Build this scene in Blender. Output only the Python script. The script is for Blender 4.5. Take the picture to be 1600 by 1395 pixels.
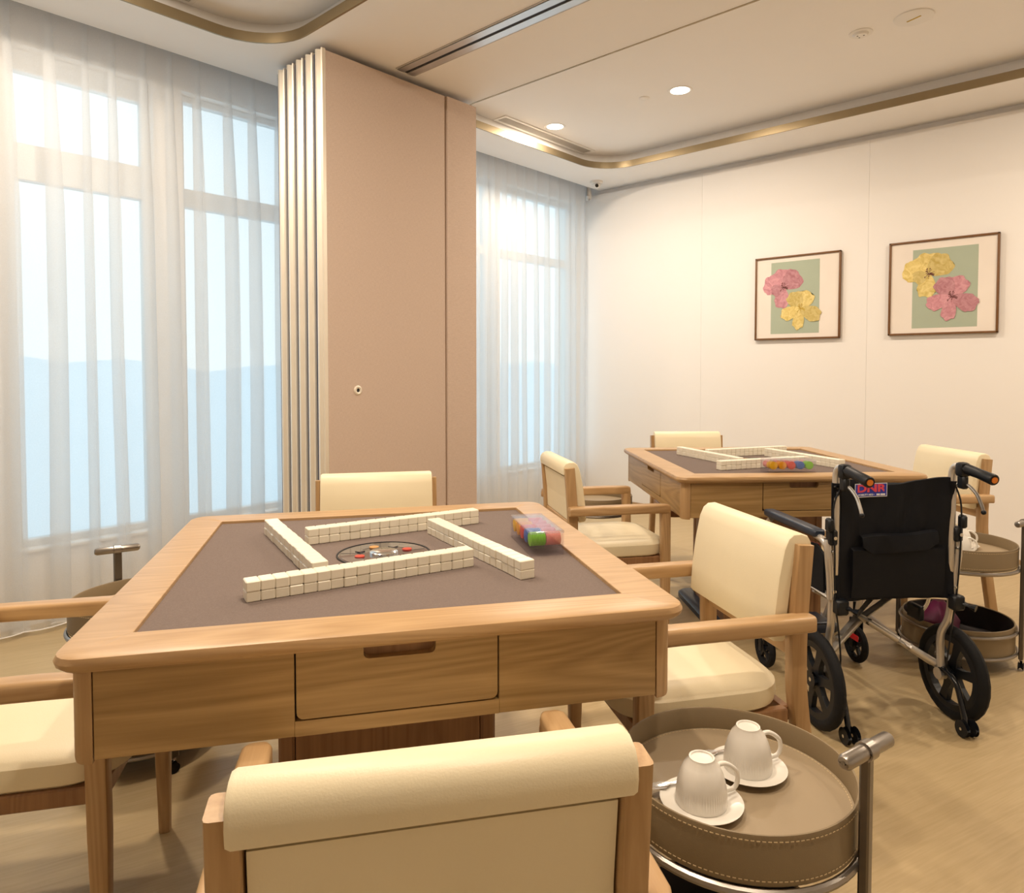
import bpy, bmesh, math, random
from mathutils import Vector, Matrix
random.seed(7)
for o in list(bpy.data.objects): bpy.data.objects.remove(o)
SC = bpy.context.scene
COL = SC.collection
PI = math.pi
R = math.radians

# ------------------------------------------------------------------ camera
# room axes: +X towards the picture wall, +Y towards the windows, camera above the origin
cam_d = bpy.data.cameras.new('camera'); cam = bpy.data.objects.new('camera', cam_d); COL.objects.link(cam)
cam_d.sensor_fit = 'HORIZONTAL'; cam_d.sensor_width = 36.0
cam_d.lens = 1092.5 / 1600 * 36
cam_d.shift_y = -(697.5 - 614.25) / 1600
cam_d.clip_start = 0.05; cam_d.clip_end = 500
cam.location = (0, 0, 1.2)
cam.rotation_euler = (R(90 - 2.012), 0, R(-47.742))
SC.camera = cam

# ------------------------------------------------------------------ world (hazy bright sky)
W = bpy.data.worlds.new('sky'); SC.world = W; W.use_nodes = True
nt = W.node_tree; nt.nodes.clear()
tc = nt.nodes.new('ShaderNodeTexCoord'); sp = nt.nodes.new('ShaderNodeSeparateXYZ')
rp = nt.nodes.new('ShaderNodeValToRGB'); bg = nt.nodes.new('ShaderNodeBackground'); wo = nt.nodes.new('ShaderNodeOutputWorld')
nt.links.new(tc.outputs['Generated'], sp.inputs[0]); nt.links.new(sp.outputs['Z'], rp.inputs[0])
rp.color_ramp.elements[0].position = 0.0; rp.color_ramp.elements[0].color = (0.86, 0.925, 0.96, 1)
rp.color_ramp.elements[1].position = 0.7; rp.color_ramp.elements[1].color = (0.60, 0.79, 0.94, 1)
nt.links.new(rp.outputs[0], bg.inputs[0]); nt.links.new(bg.outputs[0], wo.inputs[0])
bg.inputs[1].default_value = 1.5

SC.view_settings.view_transform = 'Standard'; SC.view_settings.look = 'None'
SC.view_settings.gamma = 1.0; SC.view_settings.use_curve_mapping = False
SC.view_settings.exposure = 0.06
LAMP_W = 22.0
LAMP_COL = (1.0, 0.84, 0.66)

# ------------------------------------------------------------------ materials
MATS = {}
def new_mat(name):
    m = bpy.data.materials.new(name); m.use_nodes = True
    n = m.node_tree.nodes; n.clear()
    out = n.new('ShaderNodeOutputMaterial'); b = n.new('ShaderNodeBsdfPrincipled')
    m.node_tree.links.new(b.outputs[0], out.inputs[0]); MATS[name] = m
    return m, n, m.node_tree.links, b, out
def c4(c): return (c[0], c[1], c[2], 1)
def plain(name, col, rough=0.5, metal=0.0, var=0.06, scale=6.0, bump=0.0, bscale=200.0, spec=0.5, coat=0.0):
    m, n, l, b, out = new_mat(name)
    t = n.new('ShaderNodeTexCoord'); no = n.new('ShaderNodeTexNoise'); no.inputs['Scale'].default_value = scale
    no.inputs['Detail'].default_value = 4
    mx = n.new('ShaderNodeMix'); mx.data_type = 'RGBA'
    mx.inputs[6].default_value = c4([max(0, x * (1 - var)) for x in col]); mx.inputs[7].default_value = c4([min(1, x * (1 + var)) for x in col])
    l.new(t.outputs['Object'], no.inputs['Vector']); l.new(no.outputs['Fac'], mx.inputs[0]); l.new(mx.outputs[2], b.inputs['Base Color'])
    b.inputs['Roughness'].default_value = rough; b.inputs['Metallic'].default_value = metal
    b.inputs['Specular IOR Level'].default_value = spec; b.inputs['Coat Weight'].default_value = coat
    if bump:
        n2 = n.new('ShaderNodeTexNoise'); n2.inputs['Scale'].default_value = bscale; n2.inputs['Detail'].default_value = 3
        bp = n.new('ShaderNodeBump'); bp.inputs['Strength'].default_value = bump; bp.inputs['Distance'].default_value = 0.002
        l.new(t.outputs['Object'], n2.inputs['Vector']); l.new(n2.outputs['Fac'], bp.inputs['Height']); l.new(bp.outputs[0], b.inputs['Normal'])
    return m
def wood(name, c1, c2, axis, rough=0.36, big=1.0):
    m, n, l, b, out = new_mat(name)
    t = n.new('ShaderNodeTexCoord'); mp = n.new('ShaderNodeMapping'); l.new(t.outputs['Object'], mp.inputs[0])
    s = [9.0 * big, 9.0 * big, 9.0 * big]; s[axis] = 0.8 * big; mp.inputs['Scale'].default_value = s
    a = n.new('ShaderNodeTexNoise'); a.inputs['Scale'].default_value = 1.0; a.inputs['Detail'].default_value = 1; a.inputs['Distortion'].default_value = 0.6
    l.new(mp.outputs[0], a.inputs['Vector'])
    # ring lines
    mu = n.new('ShaderNodeMath'); mu.operation = 'MULTIPLY'; mu.inputs[1].default_value = 24.0
    fr = n.new('ShaderNodeMath'); fr.operation = 'PINGPONG'; fr.inputs[1].default_value = 1.0
    l.new(a.outputs['Fac'], mu.inputs[0]); l.new(mu.outputs[0], fr.inputs[0])
    mp2 = n.new('ShaderNodeMapping'); l.new(t.outputs['Object'], mp2.inputs[0])
    s2 = [170.0, 170.0, 170.0]; s2[axis] = 5.0; mp2.inputs['Scale'].default_value = s2
    f = n.new('ShaderNodeTexNoise'); f.inputs['Scale'].default_value = 1.0; f.inputs['Detail'].default_value = 2
    l.new(mp2.outputs[0], f.inputs['Vector'])
    ad = n.new('ShaderNodeMath'); ad.operation = 'MULTIPLY_ADD'; ad.inputs[1].default_value = 0.36
    l.new(fr.outputs[0], ad.inputs[0]); 
    ml = n.new('ShaderNodeMath'); ml.operation = 'MULTIPLY'; ml.inputs[1].default_value = 0.55; l.new(f.outputs['Fac'], ml.inputs[0]); l.new(ml.outputs[0], ad.inputs[2])
    rmp = n.new('ShaderNodeValToRGB'); rmp.color_ramp.elements[0].color = c4(c1); rmp.color_ramp.elements[1].color = c4(c2)
    rmp.color_ramp.elements[0].position = 0.15; rmp.color_ramp.elements[1].position = 0.75
    l.new(ad.outputs[0], rmp.inputs[0]); l.new(rmp.outputs[0], b.inputs['Base Color'])
    b.inputs['Roughness'].default_value = rough
    bp = n.new('ShaderNodeBump'); bp.inputs['Strength'].default_value = 0.12; bp.inputs['Distance'].default_value = 0.001
    l.new(f.outputs['Fac'], bp.inputs['Height']); l.new(bp.outputs[0], b.inputs['Normal'])
    return m
OAK1, OAK2 = (0.30, 0.178, 0.064), (0.47, 0.300, 0.128)
for i, ax in enumerate('xyz'):
    wood('oak_' + ax, OAK1, OAK2, i)
    wood('beech_' + ax, (0.41, 0.245, 0.110), (0.55, 0.355, 0.180), i)
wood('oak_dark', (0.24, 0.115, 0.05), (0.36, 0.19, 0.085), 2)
plain('leather_cream', (0.85, 0.75, 0.53), 0.42, var=0.03, scale=9, bump=0.12, bscale=420)
plain('felt', (0.190, 0.148, 0.130), 0.95, var=0.22, scale=330, bump=0.4, bscale=600, spec=0.1)
plain('wall_white', (0.865, 0.84, 0.815), 0.7, var=0.015, scale=2, bump=0.05, bscale=350)
plain('ceiling_white', (0.90, 0.88, 0.86), 0.75, var=0.01)
plain('sill_white', (0.80, 0.77, 0.72), 0.5)
plain('frame_white', (0.72, 0.74, 0.75), 0.4)
plain('skirting', (0.36, 0.24, 0.13), 0.5)
plain('bronze', (0.31, 0.245, 0.150), 0.38, metal=0.9, var=0.05)
plain('alu', (0.62, 0.62, 0.63), 0.32, metal=0.9)
plain('alu_cream', (0.86, 0.80, 0.70), 0.36, metal=0.45)
plain('steel_taupe', (0.165, 0.145, 0.125), 0.35, metal=0.85)
plain('steel_handle', (0.33, 0.30, 0.27), 0.32, metal=0.9)
plain('chrome', (0.80, 0.80, 0.80), 0.12, metal=1.0)
plain('silver_paint', (0.60, 0.56, 0.51), 0.3, metal=0.65)
plain('black_slot', (0.012, 0.014, 0.018), 0.6)
plain('navy_seal', (0.025, 0.045, 0.11), 0.6)
plain('black_plastic', (0.007, 0.009, 0.013), 0.42, spec=0.35)
plain('black_gloss', (0.010, 0.011, 0.014), 0.18)
plain('black_rubber', (0.006, 0.0065, 0.008), 0.75, bump=0.5, bscale=120, spec=0.3)
plain('black_nylon', (0.0045, 0.0055, 0.009), 0.7, var=0.25, scale=5, bump=0.3, bscale=700, spec=0.25)
plain('navy_vinyl', (0.018, 0.028, 0.050), 0.38)
plain('orange_cap', (0.75, 0.22, 0.02), 0.4)
plain('red_trim', (0.65, 0.02, 0.03), 0.45)
plain('taupe_leather', (0.245, 0.182, 0.104), 0.5, var=0.04, bump=0.1, bscale=500)
plain('taupe_floor', (0.35, 0.268, 0.170), 0.5, var=0.03, bump=0.1, bscale=500)
plain('stitch', (0.62, 0.48, 0.28), 0.7)
plain('bin_lining', (0.030, 0.024, 0.024), 0.8)
plain('bag_purple', (0.14, 0.008, 0.06), 0.55, var=0.3, scale=25)
plain('china', (0.88, 0.84, 0.77), 0.2, var=0.01, coat=0.3)
plain('tile_ivory', (0.88, 0.82, 0.68), 0.3, var=0.015, coat=0.2)
plain('dial_dark', (0.055, 0.050, 0.060), 0.08, metal=0.3, coat=1.0)
plain('dial_grey', (0.13, 0.12, 0.12), 0.15, coat=1.0)
plain('button_red', (0.55, 0.06, 0.04), 0.3)
plain('button_amber', (0.60, 0.30, 0.10), 0.3)
plain('chip_orange', (0.95, 0.42, 0.01), 0.4)
plain('chip_yellow', (0.95, 0.55, 0.02), 0.4)
plain('chip_red', (0.80, 0.06, 0.03), 0.4)
plain('chip_blue', (0.01, 0.13, 0.52), 0.4)
plain('chip_green', (0.26, 0.72, 0.01), 0.4)
plain('chip_pink', (0.90, 0.33, 0.30), 0.4)
plain('plastic_white', (0.82, 0.80, 0.77), 0.35)
plain('grille_dark', (0.10, 0.095, 0.09), 0.7)
plain('grille_slat', (0.55, 0.53, 0.50), 0.5)
plain('grille_grey', (0.50, 0.47, 0.44), 0.5)
plain('frame_wood', (0.17, 0.075, 0.022), 0.45, var=0.25, scale=40)
plain('mat_board', (0.83, 0.76, 0.69), 0.8)
plain('print_sage', (0.40, 0.46, 0.36), 0.8)
def petal_mat(name, a, b_):
    m, n, l, b, out = new_mat(name)
    t = n.new('ShaderNodeTexCoord'); no = n.new('ShaderNodeTexNoise'); no.inputs['Scale'].default_value = 28; no.inputs['Detail'].default_value = 6
    no.inputs['Distortion'].default_value = 1.5
    r = n.new('ShaderNodeValToRGB'); r.color_ramp.elements[0].color = c4(a); r.color_ramp.elements[1].color = c4(b_)
    r.color_ramp.elements[0].position = 0.3; r.color_ramp.elements[1].position = 0.68
    l.new(t.outputs['Object'], no.inputs['Vector']); l.new(no.outputs['Fac'], r.inputs[0]); l.new(r.outputs[0], b.inputs['Base Color'])
    b.inputs['Roughness'].default_value = 0.8
for k_, f_ in enumerate((1.0, 0.84, 1.08)):
    petal_mat('petal_pink%d' % k_, [v * f_ for v in (0.46, 0.185, 0.225)], [v * f_ for v in (0.66, 0.34, 0.385)])
    petal_mat('petal_yellow%d' % k_, [v * f_ for v in (0.58, 0.43, 0.11)], [v * f_ for v in (0.80, 0.66, 0.28)])
plain('stamen_dark', (0.16, 0.05, 0.05), 0.8)
plain('stamen_gold', (0.55, 0.38, 0.05), 0.8)
plain('patch_blue', (0.02, 0.03, 0.36), 0.5)
plain('patch_white', (0.82, 0.82, 0.86), 0.5)
plain('patch_red', (0.72, 0.06, 0.10), 0.5)
plain('outside_ground', (0.92, 0.945, 0.955), 0.9)  # near-white because distance haze is put into the base colour
plain('outside_hill', (0.90, 0.935, 0.95), 0.95, var=0.05, scale=0.4)  # ridge colour paled towards the sky to paint in haze

# fabric of the folding partition (woven)
m, n, l, b, out = new_mat('panel_fabric')
t = n.new('ShaderNodeTexCoord')
acc = None
for sc_ in ((900, 900, 60), (60, 60, 900)):
    mp = n.new('ShaderNodeMapping'); mp.inputs['Scale'].default_value = sc_; l.new(t.outputs['Object'], mp.inputs[0])
    no = n.new('ShaderNodeTexNoise'); no.inputs['Scale'].default_value = 1; no.inputs['Detail'].default_value = 2; l.new(mp.outputs[0], no.inputs['Vector'])
    if acc is None: acc = no.outputs['Fac']
    else:
        ad = n.new('ShaderNodeMath'); ad.operation = 'ADD'; l.new(acc, ad.inputs[0]); l.new(no.outputs['Fac'], ad.inputs[1]); acc = ad.outputs[0]
mr = n.new('ShaderNodeMapRange'); mr.inputs[1].default_value = 0.6; mr.inputs[2].default_value = 1.4; l.new(acc, mr.inputs[0])
mx = n.new('ShaderNodeMix'); mx.data_type = 'RGBA'; mx.inputs[6].default_value = c4((0.52, 0.405, 0.335)); mx.inputs[7].default_value = c4((0.68, 0.55, 0.47))
l.new(mr.outputs[0], mx.inputs[0]); l.new(mx.outputs[2], b.inputs['Base Color']); b.inputs['Roughness'].default_value = 0.9; b.inputs['Specular IOR Level'].default_value = 0.15

# floor: pale oak vinyl with long soft grain
m, n, l, b, out = new_mat('floor_oak')
t = n.new('ShaderNodeTexCoord'); mp = n.new('ShaderNodeMapping'); mp.inputs['Rotation'].default_value = (0, 0, R(20)); l.new(t.outputs['Object'], mp.inputs[0])
mp1 = n.new('ShaderNodeMapping'); mp1.inputs['Scale'].default_value = (1.1, 7, 1); l.new(mp.outputs[0], mp1.inputs[0])
n1 = n.new('ShaderNodeTexNoise'); n1.inputs['Scale'].default_value = 1.6; n1.inputs['Detail'].default_value = 4; n1.inputs['Distortion'].default_value = 1.5; l.new(mp1.outputs[0], n1.inputs['Vector'])
mu = n.new('ShaderNodeMath'); mu.operation = 'MULTIPLY'; mu.inputs[1].default_value = 7; pg = n.new('ShaderNodeMath'); pg.operation = 'PINGPONG'; pg.inputs[1].default_value = 1
l.new(n1.outputs['Fac'], mu.inputs[0]); l.new(mu.outputs[0], pg.inputs[0])
mp2 = n.new('ShaderNodeMapping'); mp2.inputs['Scale'].default_value = (6, 130, 1); l.new(mp.outputs[0], mp2.inputs[0])
n2 = n.new('ShaderNodeTexNoise'); n2.inputs['Scale'].default_value = 1; n2.inputs['Detail'].default_value = 3; l.new(mp2.outputs[0], n2.inputs['Vector'])
ad = n.new('ShaderNodeMath'); ad.operation = 'MULTIPLY_ADD'; ad.inputs[1].default_value = 0.22; l.new(pg.outputs[0], ad.inputs[0]); l.new(n2.outputs['Fac'], ad.inputs[2])
rm = n.new('ShaderNodeValToRGB'); rm.color_ramp.elements[0].position = 0.3; rm.color_ramp.elements[1].position = 1.0
rm.color_ramp.elements[0].color = c4((0.44, 0.325, 0.170)); rm.color_ramp.elements[1].color = c4((0.54, 0.41, 0.232))
l.new(ad.outputs[0], rm.inputs[0]); l.new(rm.outputs[0], b.inputs['Base Color']); b.inputs['Roughness'].default_value = 0.42

# sheer curtain
m, n, l, b, out = new_mat('sheer')
n.remove(b)
tr = n.new('ShaderNodeBsdfTransparent'); df = n.new('ShaderNodeBsdfDiffuse'); tl = n.new('ShaderNodeBsdfTranslucent')
df.inputs[0].default_value = (0.86, 0.87, 0.88, 1); tl.inputs[0].default_value = (0.86, 0.87, 0.88, 1); tr.inputs[0].default_value = (1, 1, 1, 1)
a1 = n.new('ShaderNodeMixShader'); a1.inputs[0].default_value = 0.5; l.new(df.outputs[0], a1.inputs[1]); l.new(tl.outputs[0], a1.inputs[2])
a2 = n.new('ShaderNodeMixShader'); l.new(tr.outputs[0], a2.inputs[1]); l.new(a1.outputs[0], a2.inputs[2]); l.new(a2.outputs[0], out.inputs[0])
t = n.new('ShaderNodeTexCoord'); mp = n.new('ShaderNodeMapping'); mp.inputs['Scale'].default_value = (500, 500, 500); l.new(t.outputs['Object'], mp.inputs[0])
no = n.new('ShaderNodeTexNoise'); no.inputs['Scale'].default_value = 1; l.new(mp.outputs[0], no.inputs['Vector'])
mr = n.new('ShaderNodeMapRange'); mr.inputs[3].default_value = 0.40; mr.inputs[4].default_value = 0.54; l.new(no.outputs['Fac'], mr.inputs[0]); l.new(mr.outputs[0], a2.inputs[0])

# window glass and clear plastic: thin sheets, mostly transparent with a glossy film
def thin_glass(name, tint, gloss):
    m, n, l, b, out = new_mat(name); n.remove(b)
    tr = n.new('ShaderNodeBsdfTransparent'); tr.inputs[0].default_value = c4(tint); gl = n.new('ShaderNodeBsdfGlossy'); gl.inputs['Roughness'].default_value = 0.04
    no = n.new('ShaderNodeTexNoise'); no.inputs['Scale'].default_value = 3; mr = n.new('ShaderNodeMapRange'); mr.inputs[3].default_value = gloss * 0.8; mr.inputs[4].default_value = gloss * 1.2
    l.new(no.outputs['Fac'], mr.inputs[0])
    ms = n.new('ShaderNodeMixShader'); l.new(mr.outputs[0], ms.inputs[0]); l.new(tr.outputs[0], ms.inputs[1]); l.new(gl.outputs[0], ms.inputs[2]); l.new(ms.outputs[0], out.inputs[0])
thin_glass('window_glass', (0.92, 0.975, 0.985), 0.05)
thin_glass('clear_plastic', (0.97, 0.965, 0.99), 0.09)
thin_glass('clear_lid', (0.95, 0.95, 0.99), 0.28)
m, n, l, b, out = new_mat('lamp_lens')
b.inputs['Base Color'].default_value = (0.9, 0.88, 0.82, 1); b.inputs['Emission Color'].default_value = (1, 0.93, 0.80, 1); b.inputs['Emission Strength'].default_value = 6.0
no = n.new('ShaderNodeTexNoise'); l.new(no.outputs['Fac'], b.inputs['Roughness'])

# ------------------------------------------------------------------ helpers
def mesh_obj(name, bm, mat, parent=None, smooth=False, loc=None):
    bmesh.ops.recalc_face_normals(bm, faces=bm.faces)
    me = bpy.data.meshes.new(name); bm.to_mesh(me); bm.free()
    if smooth:
        for p in me.polygons: p.use_smooth = True
        me.set_sharp_from_angle(angle=R(38))
    me.materials.append(MATS[mat])
    o = bpy.data.objects.new(name, me); COL.objects.link(o)
    if parent: o.parent = parent
    if loc: o.location = loc
    return o
def tag(o, label, cat, group=None):
    o['label'] = label; o['category'] = cat
    if group: o['group'] = group
    return o
def thing(name, label, cat, loc=(0, 0, 0), rz=0, group=None):
    o = bpy.data.objects.new(name, None); COL.objects.link(o); o.empty_display_size = 0.1
    o.location = loc; o.rotation_euler = (0, 0, rz)
    return tag(o, label, cat, group)
def struct(o): o['kind'] = 'structure'; return o
def B(): return bmesh.new()
def box(bm, x0, x1, y0, y1, z0, z1, bev=0.0, seg=1, mtx=None):
    r = bmesh.ops.create_cube(bm, size=1.0)
    vs = r['verts']
    for v in vs:
        v.co = Vector(((x0 + x1) / 2 + v.co.x * (x1 - x0), (y0 + y1) / 2 + v.co.y * (y1 - y0), (z0 + z1) / 2 + v.co.z * (z1 - z0)))
    es = list({e for v in vs for e in v.link_edges}); fs = list({f for v in vs for f in v.link_faces})
    allv = set(vs)
    if bev > 0:
        rr = bmesh.ops.bevel(bm, geom=es, offset=bev, segments=seg, profile=0.5, affect='EDGES')
        allv = set(rr['verts']) | {v for v in vs if v.is_valid}
    if mtx is not None:
        for v in allv: v.co = mtx @ v.co
    return bm
def loft(bm, loops, closed=True, cap0=True, cap1=True):
    """loops: list of lists of points with equal count; joins consecutive loops with quads"""
    rows = [[bm.verts.new(p) for p in lp] for lp in loops]
    n = len(rows[0])
    for a, b2 in zip(rows, rows[1:]):
        for i in range(n if closed else n - 1):
            j = (i + 1) % n
            try: bm.faces.new((a[i], a[j], b2[j], b2[i]))
            except ValueError: pass
    if cap0 and closed: bm.faces.new(rows[0][::-1])
    if cap1 and closed: bm.faces.new(rows[-1])
    return rows
def rrect(hx, hy, r, seg=6, cx=0, cy=0, z=0):
    pts = []
    r = max(r, 1e-5)
    for qx, qy, a0 in ((1, 1, 0), (-1, 1, 90), (-1, -1, 180), (1, -1, 270)):
        for k in range(seg + 1):
            a = R(a0 + 90 * k / seg)
            pts.append(Vector((cx + qx * (hx - r) + r * math.cos(a), cy + qy * (hy - r) + r * math.sin(a), z)))
    return pts
def circ(r, z, n=32, cx=0, cy=0): return [Vector((cx + r * math.cos(2 * PI * i / n), cy + r * math.sin(2 * PI * i / n), z)) for i in range(n)]
def lathe(bm, prof, n=32, cx=0, cy=0, close=False):
    rows = []
    loft(bm, [circ(max(r, 1e-4), z, n, cx, cy) for r, z in prof], cap0=not close, cap1=not close)
    return bm
def frame_at(t, up=Vector((0, 0, 1))):
    t = t.normalized()
    if abs(t.dot(up)) > 0.98: up = Vector((0, 1, 0))
    x = t.cross(up).normalized(); y = x.cross(t).normalized()
    return x, y
def smooth_path(pts, sub=5):
    pts = [Vector(p) for p in pts]
    if len(pts) < 3 or sub < 2: return pts
    out = []
    P = [pts[0] * 2 - pts[1]] + pts + [pts[-1] * 2 - pts[-2]]
    for i in range(1, len(P) - 2):
        for k in range(sub):
            t = k / sub
            a, b2, c, d = P[i - 1], P[i], P[i + 1], P[i + 2]
            out.append(0.5 * ((2 * b2) + (c - a) * t + (2 * a - 5 * b2 + 4 * c - d) * t * t + (3 * b2 - a - 3 * c + d) * t ** 3))
    out.append(pts[-1]); return out
def tube(bm, pts, r, n=10, sub=0, radii=None, cap=True):
    pts = smooth_path(pts, sub) if sub else [Vector(p) for p in pts]
    loops = []
    px = None
    for i, p in enumerate(pts):
        t = (pts[min(i + 1, len(pts) - 1)] - pts[max(i - 1, 0)])
        x, y = frame_at(t)
        if px is not None:
            x = (px - t.normalized() * px.dot(t.normalized())).normalized(); y = x.cross(t.normalized()).normalized() * -1
        px = x
        rr = radii[i] if radii else r
        loops.append([p + x * rr * math.cos(2 * PI * k / n) + y * rr * math.sin(2 * PI * k / n) for k in range(n)])
    loft(bm, loops, cap0=cap, cap1=cap); return bm
def bar(bm, pts, wx, wy, bev=0.004, sub=0, taper=None):
    """rectangular-section bar along a path in the YZ plane (section wx across X)"""
    pts = smooth_path(pts, sub) if sub else [Vector(p) for p in pts]
    loops = []
    for i, p in enumerate(pts):
        t = (pts[min(i + 1, len(pts) - 1)] - pts[max(i - 1, 0)]).normalized()
        x = Vector((1, 0, 0)); y = t.cross(x).normalized()
        k = taper[i] if taper else 1.0
        lp = rrect(wx / 2 * k, wy / 2 * k, bev, 2)
        loops.append([p + x * q.x + y * q.y for q in lp])
    loft(bm, loops); return bm
def prism(bm, outline, z0, z1):
    loft(bm, [[Vector((p[0], p[1], z0)) for p in outline], [Vector((p[0], p[1], z1)) for p in outline]]); return bm
def ring_wall(bm, outer, inner, z0, z1):
    """closed band between two equal-count outlines"""
    n = len(outer)
    v = [[bm.verts.new((p[0], p[1], z)) for p in lp] for lp, z in ((outer, z0), (outer, z1), (inner, z1), (inner, z0))]
    for a in range(4):
        for i in range(n):
            j = (i + 1) % n
            bm.faces.new((v[a][i], v[a][j], v[(a + 1) % 4][j], v[(a + 1) % 4][i]))
    return bm
def text_mesh(name, body, size, mat, parent, loc, rot=(0, 0, 0), ext=0.0003, sx=1.0, bold=0.0):
    cu = bpy.data.curves.new(name, 'FONT'); cu.body = body; cu.size = size; cu.extrude = ext; cu.align_x = 'CENTER'; cu.align_y = 'CENTER'; cu.offset = bold
    tmp = bpy.data.objects.new(name, cu); COL.objects.link(tmp)
    bpy.context.view_layer.update()
    me = bpy.data.meshes.new_from_object(tmp.evaluated_get(bpy.context.evaluated_depsgraph_get()))
    bpy.data.objects.remove(tmp)
    me.materials.clear(); me.materials.append(MATS[mat])
    o = bpy.data.objects.new(name, me); COL.objects.link(o); o.parent = parent; o.location = loc; o.rotation_euler = rot; o.scale = (sx, 1, 1)
    return o
def copy_tree(root, parent=None):
    c = root.copy(); COL.objects.link(c)
    if parent is not None: c.parent = parent
    for ch in list(root.children): copy_tree(ch, c)
    return c

# ------------------------------------------------------------------ room shell
XW, YW = 5.167, 3.84          # picture wall, window wall (inner faces)
X0, Y0 = -2.6, -3.0           # sides behind the camera
ZC = 2.788                    # border ceiling; the trays are higher
ZT = 2.905
bm = B(); box(bm, X0 - .15, XW + .15, Y0 - .15, YW + .3, -.12, 0); struct(mesh_obj('floor', bm, 'floor_oak'))['label'] = 'pale oak plank floor'

# picture wall: backing plus full-height boards with thin joints
bm = B(); box(bm, XW + .045, XW + .15, Y0 - .15, YW + .3, 0, 3.05)
wall = struct(mesh_obj('wall_right', bm, 'wall_white'))
edges = [YW, 2.652, 1.425, 0.198, -1.029, -2.256, Y0]
for a, c in zip(edges, edges[1:]):
    bm = B(); box(bm, XW, XW + .046, c + .0005, a - .0005, 0.0, 2.745); mesh_obj('wall_panel', bm, 'wall_white', wall)
bm = B(); box(bm, XW - .010, XW, Y0, YW, 0, .045, .002); struct(mesh_obj('baseboard_right', bm, 'skirting'))
bm = B(); box(bm, X0 - .15, X0, Y0 - .15, YW + .3, 0, 3.05); struct(mesh_obj('wall_left', bm, 'wall_white'))
bm = B(); box(bm, X0, XW, Y0 - .15, Y0, 0, 3.05); struct(mesh_obj('wall_behind', bm, 'wall_white'))

# window wall with openings
WINS = [(-0.60, 0.62, 2.60, 2.08, 2.17), (0.835, 1.465, 2.58, 2.08, 2.25), (1.61, 2.35, 2.645, 2.08, 2.18), (3.10, 4.02, 2.63, 2.10, 2.17), (4.085, 5.10, 2.63, 2.10, 2.17)]
SILL = 0.34
bm = B()
box(bm, X0, XW, YW, YW + .2, 0, SILL); box(bm, X0, XW, YW, YW + .2, 2.68, 3.05)
xs = [X0] + [v for w in WINS for v in w[:2]] + [XW]
for a, c in zip(xs[::2], xs[1::2]): box(bm, a, c, YW, YW + .2, SILL, 2.68)
struct(mesh_obj('wall_window', bm, 'wall_white'))
for i, (a, c, top, t0, t1) in enumerate(WINS):
    bm = B()
    fy0, fy1 = YW + .06, YW + .12; f = .035
    box(bm, a, a + f, fy0, fy1, SILL, 2.68, .004); box(bm, c - f, c, fy0, fy1, SILL, 2.68, .004)
    box(bm, a + f, c - f, fy0, fy1, SILL, SILL + .05, .004); box(bm, a + f, c - f, fy0, fy1, top, 2.68, .004)
    wn = struct(mesh_obj('window_%d' % (i + 1), bm, 'frame_white'))
    bm = B(); box(bm, a + f, c - f, fy0, fy1, t0, t1, .004); mesh_obj('transom', bm, 'frame_white', wn)
    for z0, z1 in ((SILL + .05, t0), (t1, top)):
        bm = B(); box(bm, a + f, c - f, fy0 + .028, fy0 + .034, z0, z1); mesh_obj('pane', bm, 'window_glass', wn)
    bm = B(); box(bm, a, c, YW - .015, YW + .06, SILL - .0, SILL + .018, .004); mesh_obj('window_sill', bm, 'sill_white', wn)
    # daylight portal (no light of its own)
    ld = bpy.data.lights.new('daylight_portal', 'AREA'); ld.shape = 'RECTANGLE'; ld.size = c - a; ld.size_y = 2.3
    ld.cycles.is_portal = True
    lo = bpy.data.objects.new('daylight_portal', ld); COL.objects.link(lo); lo.location = ((a + c) / 2, YW + .22, 1.5); lo.rotation_euler = (R(-90), 0, 0)

# ceiling: border slab with two rounded trays
TRAYS = [(-0.05, 1.85, 3.31), (2.985, 4.735, 3.31)]     # x0, x1, window-side edge
TY0 = -2.5
def tray_outline(x0, x1, y1, d=0.0, r=.30, z=0):
    return rrect((x1 - x0) / 2 + d, (y1 - TY0) / 2 + d, r + d, 10, (x0 + x1) / 2, (y1 + TY0) / 2, z)
BE = 3.665                                            # edge of the border slab; curtain pocket beyond
cu = bpy.data.curves.new('ceiling', 'CURVE'); cu.dimensions = '2D'; cu.fill_mode = 'BOTH'; cu.extrude = 0.006
def spl(pts):
    s = cu.splines.new('POLY'); s.points.add(len(pts) - 1)
    for q, p in zip(s.points, pts): q.co = (p[0], p[1], 0, 1)
    s.use_cyclic_u = True
spl([(X0, Y0), (XW + .046, Y0), (XW + .046, BE), (X0, BE)])
for x0, x1, y1 in TRAYS: spl(tray_outline(x0, x1, y1))
tmp = bpy.data.objects.new('c', cu); COL.objects.link(tmp); bpy.context.view_layer.update()
me = bpy.data.meshes.new_from_object(tmp.evaluated_get(bpy.context.evaluated_depsgraph_get())); bpy.data.objects.remove(tmp)
me.materials.clear(); me.materials.append(MATS['ceiling_white'])
ceil = bpy.data.objects.new('ceiling', me); COL.objects.link(ceil); ceil.location = (0, 0, ZC + .006); struct(ceil)
bm = B(); box(bm, X0, XW, BE - .012, BE, ZC + .012, 3.05); mesh_obj('pocket_face', bm, 'ceiling_white', ceil, loc=(0, 0, -ZC - .006))
bm = B(); box(bm, X0, XW, Y0, YW, 3.0, 3.05); mesh_obj('ceiling_slab', bm, 'ceiling_white', ceil, loc=(0, 0, -ZC - .006))
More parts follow.
